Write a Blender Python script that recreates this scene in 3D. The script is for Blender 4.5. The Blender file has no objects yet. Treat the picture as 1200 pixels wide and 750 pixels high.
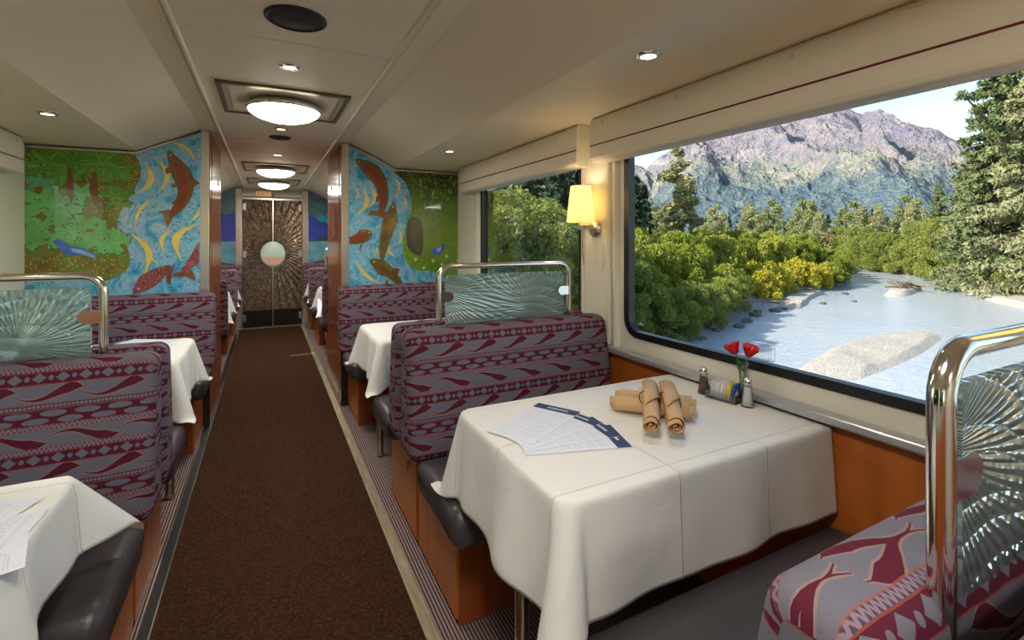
import bpy, math, random
import numpy as np
from mathutils import Vector, Matrix
random.seed(7); rng = np.random.default_rng(11)
PI = math.pi
scn = bpy.context.scene
COL = scn.collection
# ------------------------------------------------------------------ helpers
# light levels
DOME=9; BULB=12; SPOTP=6; SCONCE=.55; AREAP=9.5; SKY=.27; SUN=9; SUN_AZ=-78; SUN_EL=29; EXPO=.27
LEFTTREES=[(-12,10,1,1.0),(-14,4,0,1.1),(-11,-3,1,1.0),(-20,8,2,1.2),(-17,-8,0,1.1),(-9,6,1,.9),(-8,1,0,.95)]
def lin(c):
    return tuple(((v/255.0)/12.92 if v/255.0 <= 0.04045 else ((v/255.0+0.055)/1.055)**2.4) for v in c)
def S4(c): return (*lin(c), 1.0)

class MB:
    """collects geometry with material slots and uvs, links it as ONE mesh object"""
    def __init__(s): s.v=[]; s.f=[]; s.m=[]; s.uv=[]; s.sm=[]
    def add(s, vs, fs, mi=0, uvs=None, smooth=False, M=None):
        o=len(s.v)
        for p in vs:
            p=Vector(p)
            if M is not None: p=M@p
            s.v.append(tuple(p))
        for k,f in enumerate(fs):
            s.f.append(tuple(o+i for i in f)); s.m.append(mi); s.sm.append(smooth)
            s.uv.append([uvs[i] for i in f] if uvs is not None else None)
        return s
    def box(s, x0,x1,y0,y1,z0,z1, mi=0, M=None):
        vs=[(x,y,z) for z in (z0,z1) for y in (y0,y1) for x in (x0,x1)]
        return s.add(vs,[(0,2,3,1),(4,5,7,6),(0,1,5,4),(2,6,7,3),(0,4,6,2),(1,3,7,5)],mi,M=M)
    def prism(s, pts, a0,a1, axis='y', mi=0, M=None, smooth=False):
        """closed 2D outline extruded along an axis: y -> pts are (x,z); x -> (y,z); z -> (x,y)"""
        n=len(pts)
        def mk(p,a): return (p[0],a,p[1]) if axis=='y' else ((a,p[0],p[1]) if axis=='x' else (p[0],p[1],a))
        vs=[mk(p,a0) for p in pts]+[mk(p,a1) for p in pts]
        s.add(vs,[(i,(i+1)%n,n+(i+1)%n,n+i) for i in range(n)],mi,M=M,smooth=smooth)
        s.add(vs[:n],[tuple(range(n))[::-1]],mi,M=M); s.add(vs[n:],[tuple(range(n))],mi,M=M)
        return s
    def tube(s, path, r, n=10, mi=0, closed=False, cap=True, M=None):
        P=[Vector(p) for p in path]; rings=[]; N=len(P)
        rs=r if isinstance(r,(list,tuple)) else [r]*N
        up=None
        for i in range(N):
            if closed: t=(P[(i+1)%N]-P[i-1])
            else: t=P[min(i+1,N-1)]-P[max(i-1,0)]
            t.normalize()
            if up is None:
                up=Vector((0,0,1)) if abs(t.z)<.9 else Vector((1,0,0))
            a=t.cross(up); 
            if a.length<1e-4: a=t.cross(Vector((0,1,0)))
            a.normalize(); b=a.cross(t).normalized(); up=b
            rings.append([P[i]+rs[i]*(math.cos(2*PI*k/n)*a+math.sin(2*PI*k/n)*b) for k in range(n)])
        vs=[p for R in rings for p in R]; fs=[]
        for i in range(N if closed else N-1):
            j=(i+1)%N
            for k in range(n): fs.append((i*n+k,i*n+(k+1)%n,j*n+(k+1)%n,j*n+k))
        s.add(vs,fs,mi,smooth=True,M=M)
        if cap and not closed:
            s.add(rings[0],[tuple(range(n))],mi,M=M); s.add(rings[-1],[tuple(range(n))[::-1]],mi,M=M)
        return s
    def lathe(s, prof, n=32, mi=0, c=(0,0,0), sx=1.0, sy=1.0, smooth=True, M=None):
        vs=[]; fs=[]
        for (r,z) in prof:
            for k in range(n): vs.append((c[0]+sx*r*math.cos(2*PI*k/n),c[1]+sy*r*math.sin(2*PI*k/n),c[2]+z))
        for i in range(len(prof)-1):
            for k in range(n): fs.append((i*n+k,i*n+(k+1)%n,(i+1)*n+(k+1)%n,(i+1)*n+k))
        return s.add(vs,fs,mi,smooth=smooth,M=M)
    def poly(s, pts, mi=0, flip=False):
        return s.add(pts,[tuple(range(len(pts)))[::-1] if flip else tuple(range(len(pts)))],mi)
    def build(s, name, mats, parent=None, loc=None, rot=None, bevel=0, bseg=2, label=None, flat=False):
        me=bpy.data.meshes.new(name); me.from_pydata(s.v,[],s.f)
        mats=mats if isinstance(mats,(list,tuple)) else [mats]
        for m in mats: me.materials.append(m)
        me.polygons.foreach_set('material_index',s.m)
        me.polygons.foreach_set('use_smooth',[False]*len(s.f) if flat else s.sm)
        if any(u is not None for u in s.uv):
            l=me.uv_layers.new(name='UVMap'); flatuv=[]
            for f,u in zip(s.f,s.uv):
                for k in range(len(f)): flatuv += list(u[k]) if u is not None else [0,0]
            l.data.foreach_set('uv',flatuv)
        me.update()
        o=bpy.data.objects.new(name,me); COL.objects.link(o)
        if parent is not None: o.parent=parent
        if loc is not None: o.location=loc
        if rot is not None: o.rotation_euler=rot
        if bevel:
            b=o.modifiers.new('bevel','BEVEL'); b.width=bevel; b.segments=bseg; b.limit_method='ANGLE'; b.angle_limit=math.radians(40)
            b.harden_normals=False
        if label: o['label']=label
        return o

def tag(o,label=None,cat=None,group=None,kind=None):
    if label: o['label']=label
    if cat: o['category']=cat
    if group: o['group']=group
    if kind: o['kind']=kind
    return o
def thing(name,label,cat,loc=(0,0,0),rz=0,group=None):
    o=bpy.data.objects.new(name,None); COL.objects.link(o); o.empty_display_size=.05
    o.location=loc; o.rotation_euler=(0,0,rz)
    return tag(o,label,cat,group)
def struct(o): o['kind']='structure'; return o
def dup(root,loc=None,rz=None,label=None,group=None,scale=None):
    def cp(o,par):
        c=o.copy(); COL.objects.link(c)
        if par is not None: c.parent=par
        for ch in [q for q in allobj if q.parent is o]: cp(ch,c)
        return c
    allobj=list(COL.objects)
    r=cp(root,None)
    if loc is not None: r.location=loc
    if rz is not None: r.rotation_euler=(0,0,rz)
    if scale is not None: r.scale=scale if isinstance(scale,(tuple,list)) else (scale,)*3
    if label: r['label']=label
    if group: r['group']=group
    return r

# ------------------------------------------------------------------ node DSL
class X:
    def __init__(s,sk,nt): s.s=sk; s.nt=nt
    def _op(s,op,*a):
        n=s.nt.nodes.new('ShaderNodeMath'); n.operation=op
        for i,q in enumerate((s,)+a):
            if isinstance(q,X): s.nt.links.new(q.s,n.inputs[i])
            else: n.inputs[i].default_value=float(q)
        return X(n.outputs[0],s.nt)
    def __add__(s,o): return s._op('ADD',o)
    __radd__=__add__
    def __mul__(s,o): return s._op('MULTIPLY',o)
    __rmul__=__mul__
    def __sub__(s,o): return s._op('SUBTRACT',o)
    def __rsub__(s,o): return (s*-1.0)+o
    def __truediv__(s,o): return s._op('DIVIDE',o)
    def fract(s): return s._op('FRACT')
    def floor(s): return s._op('FLOOR')
    def abs(s): return s._op('ABSOLUTE')
    def sin(s): return s._op('SINE')
    def gt(s,o): return s._op('GREATER_THAN',o)
    def lt(s,o): return s._op('LESS_THAN',o)
    def mn(s,o): return s._op('MINIMUM',o)
    def mx(s,o): return s._op('MAXIMUM',o)
    def pw(s,o): return s._op('POWER',o)
    def clamp(s): return s.mx(0).mn(1)
class Mat:
    def __init__(s,name,color=(200,200,200),rough=.5,metal=0,spec=.5,**kw):
        s.m=bpy.data.materials.new(name); s.m.use_nodes=True; s.nt=s.m.node_tree; s.b=s.nt.nodes['Principled BSDF']
        s.b.inputs['Base Color'].default_value=S4(color); s.b.inputs['Roughness'].default_value=rough
        s.b.inputs['Metallic'].default_value=metal; s.b.inputs['Specular IOR Level'].default_value=spec
        for k,v in kw.items():
            s.b.inputs[k.replace('_',' ')].default_value=v
        s.tc=None
    def N(s,t): return s.nt.nodes.new(t)
    def L(s,a,b): s.nt.links.new(a.s if isinstance(a,X) else a,b)
    def coord(s,kind='Object',scale=(1,1,1),rot=(0,0,0),loc=(0,0,0)):
        if s.tc is None: s.tc=s.N('ShaderNodeTexCoord')
        mp=s.N('ShaderNodeMapping'); s.L(s.tc.outputs[kind],mp.inputs[0])
        mp.inputs['Scale'].default_value=scale; mp.inputs['Rotation'].default_value=rot; mp.inputs['Location'].default_value=loc
        return mp.outputs[0]
    def xyz(s,v):
        n=s.N('ShaderNodeSeparateXYZ'); s.L(v,n.inputs[0]); return [X(o,s.nt) for o in n.outputs]
    def noise(s,v,scale=5,detail=3,rough=.5,dist=0):
        n=s.N('ShaderNodeTexNoise'); s.L(v,n.inputs['Vector']); n.inputs['Scale'].default_value=scale
        n.inputs['Detail'].default_value=detail; n.inputs['Roughness'].default_value=rough; n.inputs['Distortion'].default_value=dist
        return X(n.outputs['Fac'],s.nt)
    def voro(s,v,scale=5,out='Distance',feature='F1',rand=1):
        n=s.N('ShaderNodeTexVoronoi'); n.feature=feature; s.L(v,n.inputs['Vector']); n.inputs['Scale'].default_value=scale
        n.inputs['Randomness'].default_value=rand
        return n.outputs[out] if out=='Color' else X(n.outputs[out],s.nt)
    def ramp(s,fac,stops,interp='LINEAR'):
        n=s.N('ShaderNodeValToRGB'); s.L(fac,n.inputs[0]); cr=n.color_ramp; cr.interpolation=interp
        while len(cr.elements)<len(stops): cr.elements.new(.5)
        for e,(p,c) in zip(cr.elements,stops): e.position=p; e.color=S4(c)
        return n.outputs[0]
    def mix(s,fac,a,b,mode='MIX'):
        n=s.N('ShaderNodeMix'); n.data_type='RGBA'; n.blend_type=mode
        ins=[i for i in n.inputs if i.type=='RGBA']
        if isinstance(fac,(int,float)): n.inputs[0].default_value=fac
        else: s.L(fac,n.inputs[0])
        for q,i in ((a,ins[0]),(b,ins[1])):
            if isinstance(q,tuple): i.default_value=S4(q)
            else: s.L(q,i)
        return [o for o in n.outputs if o.type=='RGBA'][0]
    def color(s,c): s.L(c,s.b.inputs['Base Color']); return s
    def bump(s,h,strength=.3,dist=.01):
        n=s.N('ShaderNodeBump'); s.L(h,n.inputs['Height']); n.inputs['Strength'].default_value=strength; n.inputs['Distance'].default_value=dist
        s.L(n.outputs[0],s.b.inputs['Normal']); return s

M={}
def simple(k,*a,**kw): M[k]=Mat(k,*a,**kw).m; return M[k]
# ------------------------------------------------------------------ materials
m=Mat('cream_panel',(236,224,196),.55,spec=.3); c=m.coord('Object'); m.color(m.mix(m.noise(c,1.5,2),(238,227,200),(230,217,188))); M['cream']=m.m
m=Mat('cream_wall',(230,224,204),.5,spec=.3); M['wall']=m.m
simple('rail_cream',(226,214,182),.4)
simple('blind',(228,219,196),.75,spec=.2)
simple('red_piping',(120,28,34),.6)
simple('chrome',(225,222,215),.12,1.0)
simple('brushed',(205,198,182),.28,1.0)
simple('bronze',(120,98,66),.32,.9)
simple('dark_metal',(52,50,50),.35,.7)
simple('black',(14,14,16),.4)
simple('silver_sill',(186,188,192),.28,.55)
m=Mat('strip_metal',(196,188,150),.35,.65); m.color(m.ramp(m.noise(m.coord('Object',(30,2,1)),3,4),[(.3,(170,160,122)),(.7,(214,206,172))])); M['strip']=m.m
simple('header',(226,222,212),.28,.35); m=Mat('stainless',(216,211,200),.22,.85); m.bump(m.noise(m.coord('Object',(3,3,400)),4,2),.02,.001); M['stainless']=m.m
def wood(k,a,b,rough,sc=(1,1,1),ns=1.0):
    m=Mat(k,a,rough,spec=.5); v=m.coord('Object',sc)
    n=m.noise(v,14*ns,5,.55,.4); m.color(m.ramp(n,[(.25,b),(.5,a),(.8,tuple(min(255,int(q*1.08)) for q in a))])); m.bump(n,.03,.002); M[k]=m.m
wood('cherry',(186,102,38),(160,82,26),.38,(1,1,.06))
wood('cherry_dark',(150,76,36),(120,56,24),.28,(2,2,.05))
wood('closet_wood',(160,84,44),(132,62,30),.16,(2,2,.05))
m=Mat('carpet',(70,46,30),.95,spec=.1); v=m.coord('Object'); n=m.noise(v,420,2,.7); n2=m.noise(v,3,3); n3=m.noise(v,90,3,.6)
m.color(m.mix(n2*.5,m.ramp((n+n3)*.5,[(.36,(32,19,11)),(.5,(68,44,28)),(.64,(108,76,50))]),(80,52,36))); m.bump(n3+n,.9,.006); M['carpet']=m.m
m=Mat('rib_mat',(110,95,95),.9,spec=.15); v=m.coord('Object'); x,y,z=m.xyz(v)
r=((x*(2*PI/.0125)).sin()*.5+.5); q=((y*(2*PI/.009)).sin()*.5+.5); g=r*.75+q*.25
m.color(m.ramp(g,[(.15,(62,48,50)),(.5,(112,92,92)),(.9,(168,150,142))])); m.bump(g,.6,.003); M['rib']=m.m
m=Mat('leather',(66,60,62),.36,spec=.5); v=m.coord('Object'); n=m.noise(v,180,3); w=m.noise(v,5,3,.5,.6)
m.color(m.mix(w,(74,68,70),(58,53,55))); m.bump(n*.12+w,.35,.012); M['leather']=m.m
# seat fabric
m=Mat('seat_fabric',(120,100,115),.9,spec=.15); 
u,v,_=m.xyz(m.coord('UV')); u=u*1.15
wob=m.noise(m.coord('UV',(1,1,1)),18,2)*.006
v=v+wob; PER=.225; t=((v-.055)/PER).fract()
def band(a,b): return t.gt(a)*t.lt(b)
# diamonds
y=(t-.08)/.075; x=(u/.060).fract()*2-1
dia=((x.abs()+y.abs()*.75).lt(.62)); dot=(((1-x.abs())*(1-x.abs())*3.2+y*y).lt(.16))
diam=(dia+dot).mn(1)
# swoosh
def swoosh(a,b,per,ph,flip):
    yy=(t-a)/(b-a); xx=(u/per+ph).fract(); 
    cen=((xx*5.2+.3).sin()*(.30*flip)+.5); w=((xx.pw(1.7)*.44)*((.96-xx)*5).clamp())+.02
    return ((yy-cen).abs()).lt(w)
def swedge(a,b,per,ph,flip):
    yy=(t-a)/(b-a); xx=(u/per+ph).fract()
    cen=((xx*5.2+.3).sin()*(.30*flip)+.5); w=((xx.pw(1.7)*.44)*((.96-xx)*5).clamp())+.02
    q=(yy-cen).abs()-w
    return q.gt(0)*q.lt(.07)
s1=swoosh(.17,.40,.17,.0,1); s2=swoosh(.72,.94,.19,.4,-1)
# dotted
xx=(u/.011).fract()*2-1
dots=(xx*xx+((t-.435)/.02)*((t-.435)/.02)).lt(.7)
# ellipses
def ell(cy,ph):
    x3=(u/.088+ph).fract()*2-1; y3=(t-cy)/.042
    return (x3*x3*1.45+y3*y3).lt(.85)
els=(ell(.525,0)+ell(.615,.5)).mn(1)
zig=(((u/.013).fract()-.5).abs()*2-((t-.665)/.055)).abs().lt(.4)
zig2=(((u/.012).fract()-.5).abs()*2-((t-.94)/.06)).abs().lt(.4)
b1=band(0,.16);b2=band(.16,.40);b3=band(.40,.47);b4=band(.47,.665);b5=band(.665,.72);b6=band(.72,.94);b7=band(.94,1.0)
# value : grey amount
grey=(b1*diam+b2*(1-s1)+b4*els+b6*(1-s2)).clamp()
weave=(b3*(1-dots)+b5*(1-zig)+b7*(1-zig2)).clamp()
mar=(1-grey-weave).clamp()
lt=b3*dots+b5*zig+b7*zig2
fine=m.noise(m.coord('UV'),900,2,.6)
cg=m.mix(fine,(90,88,98),(122,118,128)); cm=m.mix(fine,(74,22,38),(98,36,52)); cw=m.mix(fine,(54,48,62),(86,78,92))
col=m.mix(grey,cm,cg); col=m.mix(weave,col,cw); col=m.mix(lt,col,(132,110,122)); col=m.mix(((b2*swedge(.17,.40,.17,.0,1)+b6*swedge(.72,.94,.19,.4,-1)).clamp())*.6,col,(150,120,104))
edge=None
for e in (.16,.40,.47,.665,.72,.94,.005):
    q=((t-e).abs()).lt(.008); edge=q if edge is None else (edge+q)
col=m.mix(edge.mn(1)*.55,col,(150,84,70))
m.color(col); m.bump(fine+m.noise(m.coord('UV'),26,2)*1.5,.25,.003); M['fabric']=m.m
# tablecloth
m=Mat('tablecloth',(246,245,240),.85,spec=.12); nt=m.nt
uu,vv,_=m.xyz(m.coord('UV'))
def crease(c,w=.0035): return (1-((c)/w).abs()).clamp()
cr=crease(uu-.30)+crease(uu-.62)+crease(vv-.0)+crease(vv-.28)+crease(vv+.28)
wr=m.noise(m.coord('UV'),7,3,.5,.7); fw=m.noise(m.coord('UV',(1,1,1)),700,1)
m.bump(cr*.5+wr*1.1+fw*.03,.8,.006)
tr=m.N('ShaderNodeBsdfTranslucent'); tr.inputs[0].default_value=S4((248,236,200)); mx=m.N('ShaderNodeMixShader'); mx.inputs[0].default_value=.22
m.L(m.b.outputs[0],mx.inputs[1]); m.L(tr.outputs[0],mx.inputs[2]); m.L(mx.outputs[0],nt.nodes['Material Output'].inputs[0]); M['cloth']=m.m
simple('hem',(236,226,196),.85)
m=Mat('napkin',(202,164,122),.9,spec=.1); m.bump(m.noise(m.coord('Object'),30,3)+m.noise(m.coord('Object'),500,1)*.2,.25,.004); M['napkin']=m.m
simple('cord',(58,44,38),.7)
m=Mat('menu_paper',(226,228,236),.6,spec=.3); uu,vv,_=m.xyz(m.coord('UV'))
ln=((vv/.0052).fract()).lt(.38); wd=(m.noise(m.coord('UV',(260,150,1)),1,1)).gt(.47)
blk=((vv/.034).fract()).lt(.8); inx=((uu-.0775).abs()).lt(.064); iny=(vv).gt(.02)
txt=ln*wd*blk*inx*iny; m.color(m.mix(txt*.3,(226,228,236),(88,92,108))); M['paper']=m.m
simple('menu_navy',(38,62,98),.5); simple('menu_white',(230,234,240),.5)
# shade
m=Mat('lamp_shade_fabric',(250,238,190),.8,spec=.1,Emission_Strength=.5); m.b.inputs['Emission Color'].default_value=S4((255,240,196))
tr=m.N('ShaderNodeBsdfTranslucent'); tr.inputs[0].default_value=S4((250,232,170)); mx=m.N('ShaderNodeMixShader'); mx.inputs[0].default_value=.5
m.L(m.b.outputs[0],mx.inputs[1]); m.L(tr.outputs[0],mx.inputs[2]); m.L(mx.outputs[0],m.nt.nodes['Material Output'].inputs[0]); M['shade']=m.m
def emis(k,col,st):
    m=Mat(k,col,.4); m.b.inputs['Emission Color'].default_value=S4(col); m.b.inputs['Emission Strength'].default_value=st; M[k]=m.m
emis('dome_light',(255,246,228),DOME); emis('bulb_light',(255,226,170),BULB)
simple('speaker_grille',(46,36,40),.7); 
simple('button',(205,196,170),.4)
# glazing
m=Mat('window_glass'); gl=m.N('ShaderNodeBsdfGlossy'); gl.inputs['Roughness'].default_value=0.0; ts=m.N('ShaderNodeBsdfTransparent'); ts.inputs[0].default_value=(.96,.98,.97,1)
fr=m.N('ShaderNodeFresnel'); fr.inputs[0].default_value=1.1; mx=m.N('ShaderNodeMixShader'); m.L(fr.outputs[0],mx.inputs[0]); m.L(ts.outputs[0],mx.inputs[1]); m.L(gl.outputs[0],mx.inputs[2]); m.L(mx.outputs[0],m.nt.nodes['Material Output'].inputs[0]); M['glass']=m.m
m=Mat('starburst_glass',(196,238,230),.06,spec=.6,Transmission_Weight=.86,IOR=1.42)
x,y,z=m.xyz(m.coord('Object'))
def burst(cx,cz,n,ph):
    dx=x-cx; dz=z-cz; ang=dz._op('ARCTAN2',dx); r=(dx*dx+dz*dz).pw(.5)
    a=((ang*n+r*30+ph).sin()); b=((r*(2*PI/.021)+ang*9).sin())
    return a.abs()*.7+a.mx(b)*.8
def rays(cx,cz,n,ph):
    dx=x-cx; dz=z-cz; ang=dz._op('ARCTAN2',dx); r=(dx*dx+dz*dz).pw(.5)
    return (ang*n+(r*22).sin()*.8+ph).sin()
n_=m.noise(m.coord('Object'),14,2)
hb=(rays(.13,.99,30,0)+n_*.6).abs().mn(1)*(rays(-.34,1.10,38,1)).abs(); v1=m.voro(m.coord('Object'),70)
m.bump(hb*1.5+v1*.5,1.0,.006); nrm=m.b.inputs['Normal'].links[0].from_socket; tr=m.N('ShaderNodeBsdfTranslucent'); m.nt.links.new(nrm,tr.inputs['Normal']); tr.inputs[0].default_value=S4((232,248,244)); ts=m.N('ShaderNodeBsdfTransparent'); ts.inputs[0].default_value=(.8,.96,.93,1)
m1=m.N('ShaderNodeMixShader'); m1.inputs[0].default_value=.45; m.L(tr.outputs[0],m1.inputs[1]); m.L(ts.outputs[0],m1.inputs[2])
mx=m.N('ShaderNodeMixShader'); mx.inputs[0].default_value=.36; m.L(m.b.outputs[0],mx.inputs[1]); m.L(m1.outputs[0],mx.inputs[2]); m.L(mx.outputs[0],m.nt.nodes['Material Output'].inputs[0]); M['burst']=m.m
m=Mat('clear_glass'); gl=m.N('ShaderNodeBsdfGlossy'); gl.inputs['Roughness'].default_value=.03; ts=m.N('ShaderNodeBsdfTransparent'); ts.inputs[0].default_value=(.96,.985,.98,1)
fr=m.N('ShaderNodeFresnel'); fr.inputs[0].default_value=1.45; mx=m.N('ShaderNodeMixShader'); m.L((X(fr.outputs[0],m.nt)*.8+.03).clamp(),mx.inputs[0]); m.L(ts.outputs[0],mx.inputs[1]); m.L(gl.outputs[0],mx.inputs[2]); m.L(mx.outputs[0],m.nt.nodes['Material Output'].inputs[0]); M['clear_glass']=m.m
simple('salt',(240,238,230),.8); simple('pepper',(110,86,62),.9)
simple('petal',(214,18,28),.5,Subsurface_Weight=.1); simple('petal_yellow',(240,200,60),.5); simple('stem_green',(70,130,40),.5); simple('leaf_green',(60,110,40),.5)
simple('packet_white',(236,236,232),.6); simple('packet_yellow',(240,224,110),.6); simple('packet_blue',(52,84,170),.6)
simple('etch',(120,130,150),.5)
simple('exit_panel',(225,185,125),.4,Emission_Color=(.8,.45,.15,1),Emission_Strength=.35); simple('exit_text',(196,52,30),.5)  # faint emission added to the sign panel to brighten it
simple('switch_white',(215,214,205),.4)
# mural paints (glossy varnished)
def paint(k,a,b=None,sc=8,det=4):
    m=Mat(k,a,.22,spec=.45)
    m.b.inputs['Coat Weight'].default_value=.5; m.b.inputs['Coat Roughness'].default_value=.03
    if b: m.color(m.mix((m.noise(m.coord('Object'),sc,det)-.3)*2.2,a,b))
    M[k]=m.m; return m
m=paint('mural_water',(86,168,196)); v=m.coord('Object'); n=m.noise(v,7,3,.5,1.8)
base=m.ramp(n,[(.3,(52,140,184)),(.46,(98,178,206)),(.56,(150,192,206)),(.68,(70,158,190))])
vc=m.voro(v,62); msk=m.noise(v,5,2).gt(.5); d1=vc.lt(.25)*msk; base=m.mix(d1,base,(20,96,150))
v2=m.voro(m.coord('Object',loc=(3,1,2)),46); base=m.mix(v2.lt(.13),base,(196,222,226)); m.color(base)
m=paint('mural_meadow',(96,110,34)); v=m.coord('Object'); n=m.noise(v,9,4)
base=m.ramp(n,[(.3,(96,78,28)),(.48,(124,112,34)),(.6,(104,132,42)),(.72,(150,96,44))])
base=m.mix(m.voro(v,60).lt(.25)*m.noise(v,7,2).gt(.42),base,(220,184,84)); base=m.mix(m.voro(m.coord('Object',loc=(2,5,1)),58).lt(.12)*m.noise(v,4,2).gt(.5),base,(196,92,56)); m.color(base)
m=paint('mural_grass',(84,128,34)); v=m.coord('Object'); n=m.noise(v,6,4); x,y,z=m.xyz(v)
base=m.ramp((z-1.0)*.75+n*.45-.12,[(.1,(92,140,30)),(.35,(118,150,36)),(.6,(86,120,40)),(.72,(48,72,34)),(1.0,(36,56,30))])
base=m.mix(m.noise(v,60,3).gt(.56)*.5,base,(150,160,60)); base=m.mix(m.voro(v,75).lt(.1),base,(180,190,90)); m.color(base)
m=paint('mural_leaf_bright',(92,180,86)); v=m.coord('Object'); b_=m.mix((m.noise(v,8,4)-.3)*2.2,(122,206,126),(88,164,62)); m.color(m.mix(m.voro(v,42).lt(.2)*m.noise(v,5,2).gt(.47),b_,(26,46,24)))
m=paint('mural_leaf_dark',(78,130,36)); v=m.coord('Object'); b_=m.mix((m.noise(v,8,4)-.3)*2.2,(104,156,44),(72,118,34)); m.color(m.mix(m.voro(v,42).lt(.2)*m.noise(v,5,2).gt(.47),b_,(30,40,20)))
paint('mural_leaf_teal',(96,180,150),(84,160,90))
paint('mural_vein',(132,150,56)); paint('mural_edge',(48,78,26),(90,70,30),14); paint('mural_yellow',(236,214,120),(222,190,70),14)
paint('mural_stem',(132,66,34),(110,80,40)); paint('mural_blue_bird',(44,92,190),(80,130,210),20); paint('mural_pale',(170,196,222),(120,160,210),20)
m=paint('fish_brown',(118,82,40)); v=m.coord('Object'); b_=m.mix((m.noise(v,16,4)-.3)*2.2,(132,94,44),(92,66,30)); m.color(m.mix(m.voro(v,90).lt(.2),b_,(40,34,22)))
m=paint('fish_red',(140,52,34)); v=m.coord('Object'); m.color(m.mix((m.noise(v,14,4)-.3)*2.2,(152,60,40),(112,50,28)))
m=paint('fish_pink',(148,70,72)); v=m.coord('Object'); b_=m.mix((m.noise(v,14,4)-.3)*2.2,(158,78,82),(120,60,50)); m.color(m.mix(m.voro(v,85).lt(.2),b_,(226,196,190)))
m=paint('fish_olive',(110,98,40)); v=m.coord('Object'); b_=m.mix((m.noise(v,14,4)-.3)*2.2,(124,110,46),(84,72,28)); m.color(m.mix(m.voro(v,95).lt(.17),b_,(44,38,20)))
paint('fish_fin',(142,88,44),(120,60,30),20); paint('mural_rock',(92,84,64),(60,60,44),40); paint('mural_mark',(150,196,110)); paint('mural_flower',(214,224,170))
paint('mural_cloud',(92,134,142),(58,96,110),14); paint('mural_turq',(26,168,180)); paint('mural_purple',(66,64,146),(52,88,176),9)
paint('mural_hill',(44,76,60),(60,90,50),12); paint('mural_lake',(120,170,170),(80,130,160),9); paint('mural_brown',(120,90,50),(80,70,50),12)
m=Mat('embossed_door',(150,126,100),.26,.75); v=m.coord('Object'); x,y,z=m.xyz(v)
dx=(x-.1).abs()-.2; dz=(z-1.15); ang=dz._op('ARCTAN2',x-.1); n=m.noise(v,26,4,.6,1.2); a=((ang*46+n*9).sin()); hgt=a*.5+n*1.6
m.bump(hgt,.9,.014); m.color(m.ramp(n,[(.35,(104,84,66)),(.65,(176,152,126))])); M['emboss']=m.m
simple('frosted_disc',(196,214,196),.3); simple('disc_pink',(226,170,146),.3)
ML_MEADOW = [(-1.342,1.905),(-1.034,1.918),(-0.996,1.897),(-0.856,1.909),(-0.808,1.909),(-0.76,1.849),(-0.745,1.766),(-0.772,1.666),(-0.826,1.558),(-0.868,1.452),(-0.862,1.362),(-0.82,1.272),(-0.802,1.181),(-0.82,1.121),(-0.868,1.078),(-0.927,1.05),(-1.0,1.058),(-1.145,1.068),(-1.232,1.099),(-1.295,1.094),(-1.342,1.082)]
ML_SW = [(-0.526,2.07,-0.427,2.001,0.15),(-0.597,1.993,-0.434,1.857,0.18),(-0.723,1.844,-0.784,1.612,0.3),(-0.671,1.871,-0.645,1.641,0.28),(-0.676,1.601,-0.778,1.416,-0.12),(-0.407,1.62,-0.48,1.428,0.15),(-0.407,1.437,-0.513,1.157,-0.35),(-0.558,1.395,-0.61,1.221,-0.3),(-0.802,1.362,-0.735,1.073,0.25),(-0.704,1.348,-0.648,1.147,-0.2)]
ML_FISH = [([(-0.6,1.926),(-0.558,1.848),(-0.513,1.757),(-0.496,1.664),(-0.52,1.576),(-0.558,1.512),(-0.595,1.476)],0.075,0),([(-0.373,1.333),(-0.393,1.261),(-0.434,1.19),(-0.48,1.135),(-0.52,1.1)],0.06,1),([(-0.784,0.961),(-0.723,1.027),(-0.66,1.078),(-0.607,1.115),(-0.578,1.133)],0.07,1)]
ML_FINS = [[(-0.612,1.798),(-0.578,1.831),(-0.571,1.777),(-0.607,1.764)],[(-0.584,1.667),(-0.558,1.711),(-0.552,1.677)],[(-0.464,1.757),(-0.413,1.715),(-0.456,1.673)],[(-0.578,1.566),(-0.546,1.599),(-0.539,1.544)],[(-0.654,1.51),(-0.591,1.522),(-0.558,1.489),(-0.6,1.395),(-0.616,1.48)],[(-0.427,1.368),(-0.373,1.381),(-0.393,1.309)],[(-0.464,1.111),(-0.493,1.096),(-0.558,1.091),(-0.571,1.064),(-0.493,1.065),(-0.434,1.028),(-0.454,1.095)],[(-0.597,1.115),(-0.558,1.153),(-0.571,1.099),(-0.584,1.006),(-0.607,1.038)]]
ML_LEAF = [(-1.221,1.546,0.17,2.6,0),(-1.167,1.491,0.15,0.3,0),(-1.253,1.376,0.15,3.3,0),(-1.156,1.348,0.13,5.6,0),(-1.295,1.319,0.1,3.6,0),(-0.977,1.334,0.17,5.2,0),(-0.908,1.304,0.13,0.2,0),(-1.034,1.407,0.11,2.0,0),(-1.046,1.611,0.11,2.3,0),(-1.242,1.673,0.1,1.5,2),(-1.221,1.802,0.19,2.2,1),(-1.264,1.742,0.13,3.5,1),(-1.09,1.826,0.16,1.2,1),(-1.023,1.787,0.14,4.0,1),(-0.931,1.823,0.17,0.8,1),(-0.884,1.767,0.13,5.5,1),(-0.884,1.603,0.13,0.5,1),(-1.145,1.736,0.12,4.6,1)]
ML_STEM = [[(-1.118,1.781),(-1.096,1.768),(-1.085,1.594),(-1.101,1.55),(-1.121,1.607)],[(-0.995,1.76),(-0.975,1.754),(-0.964,1.57),(-0.989,1.554),(-1.014,1.641)]]
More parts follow.
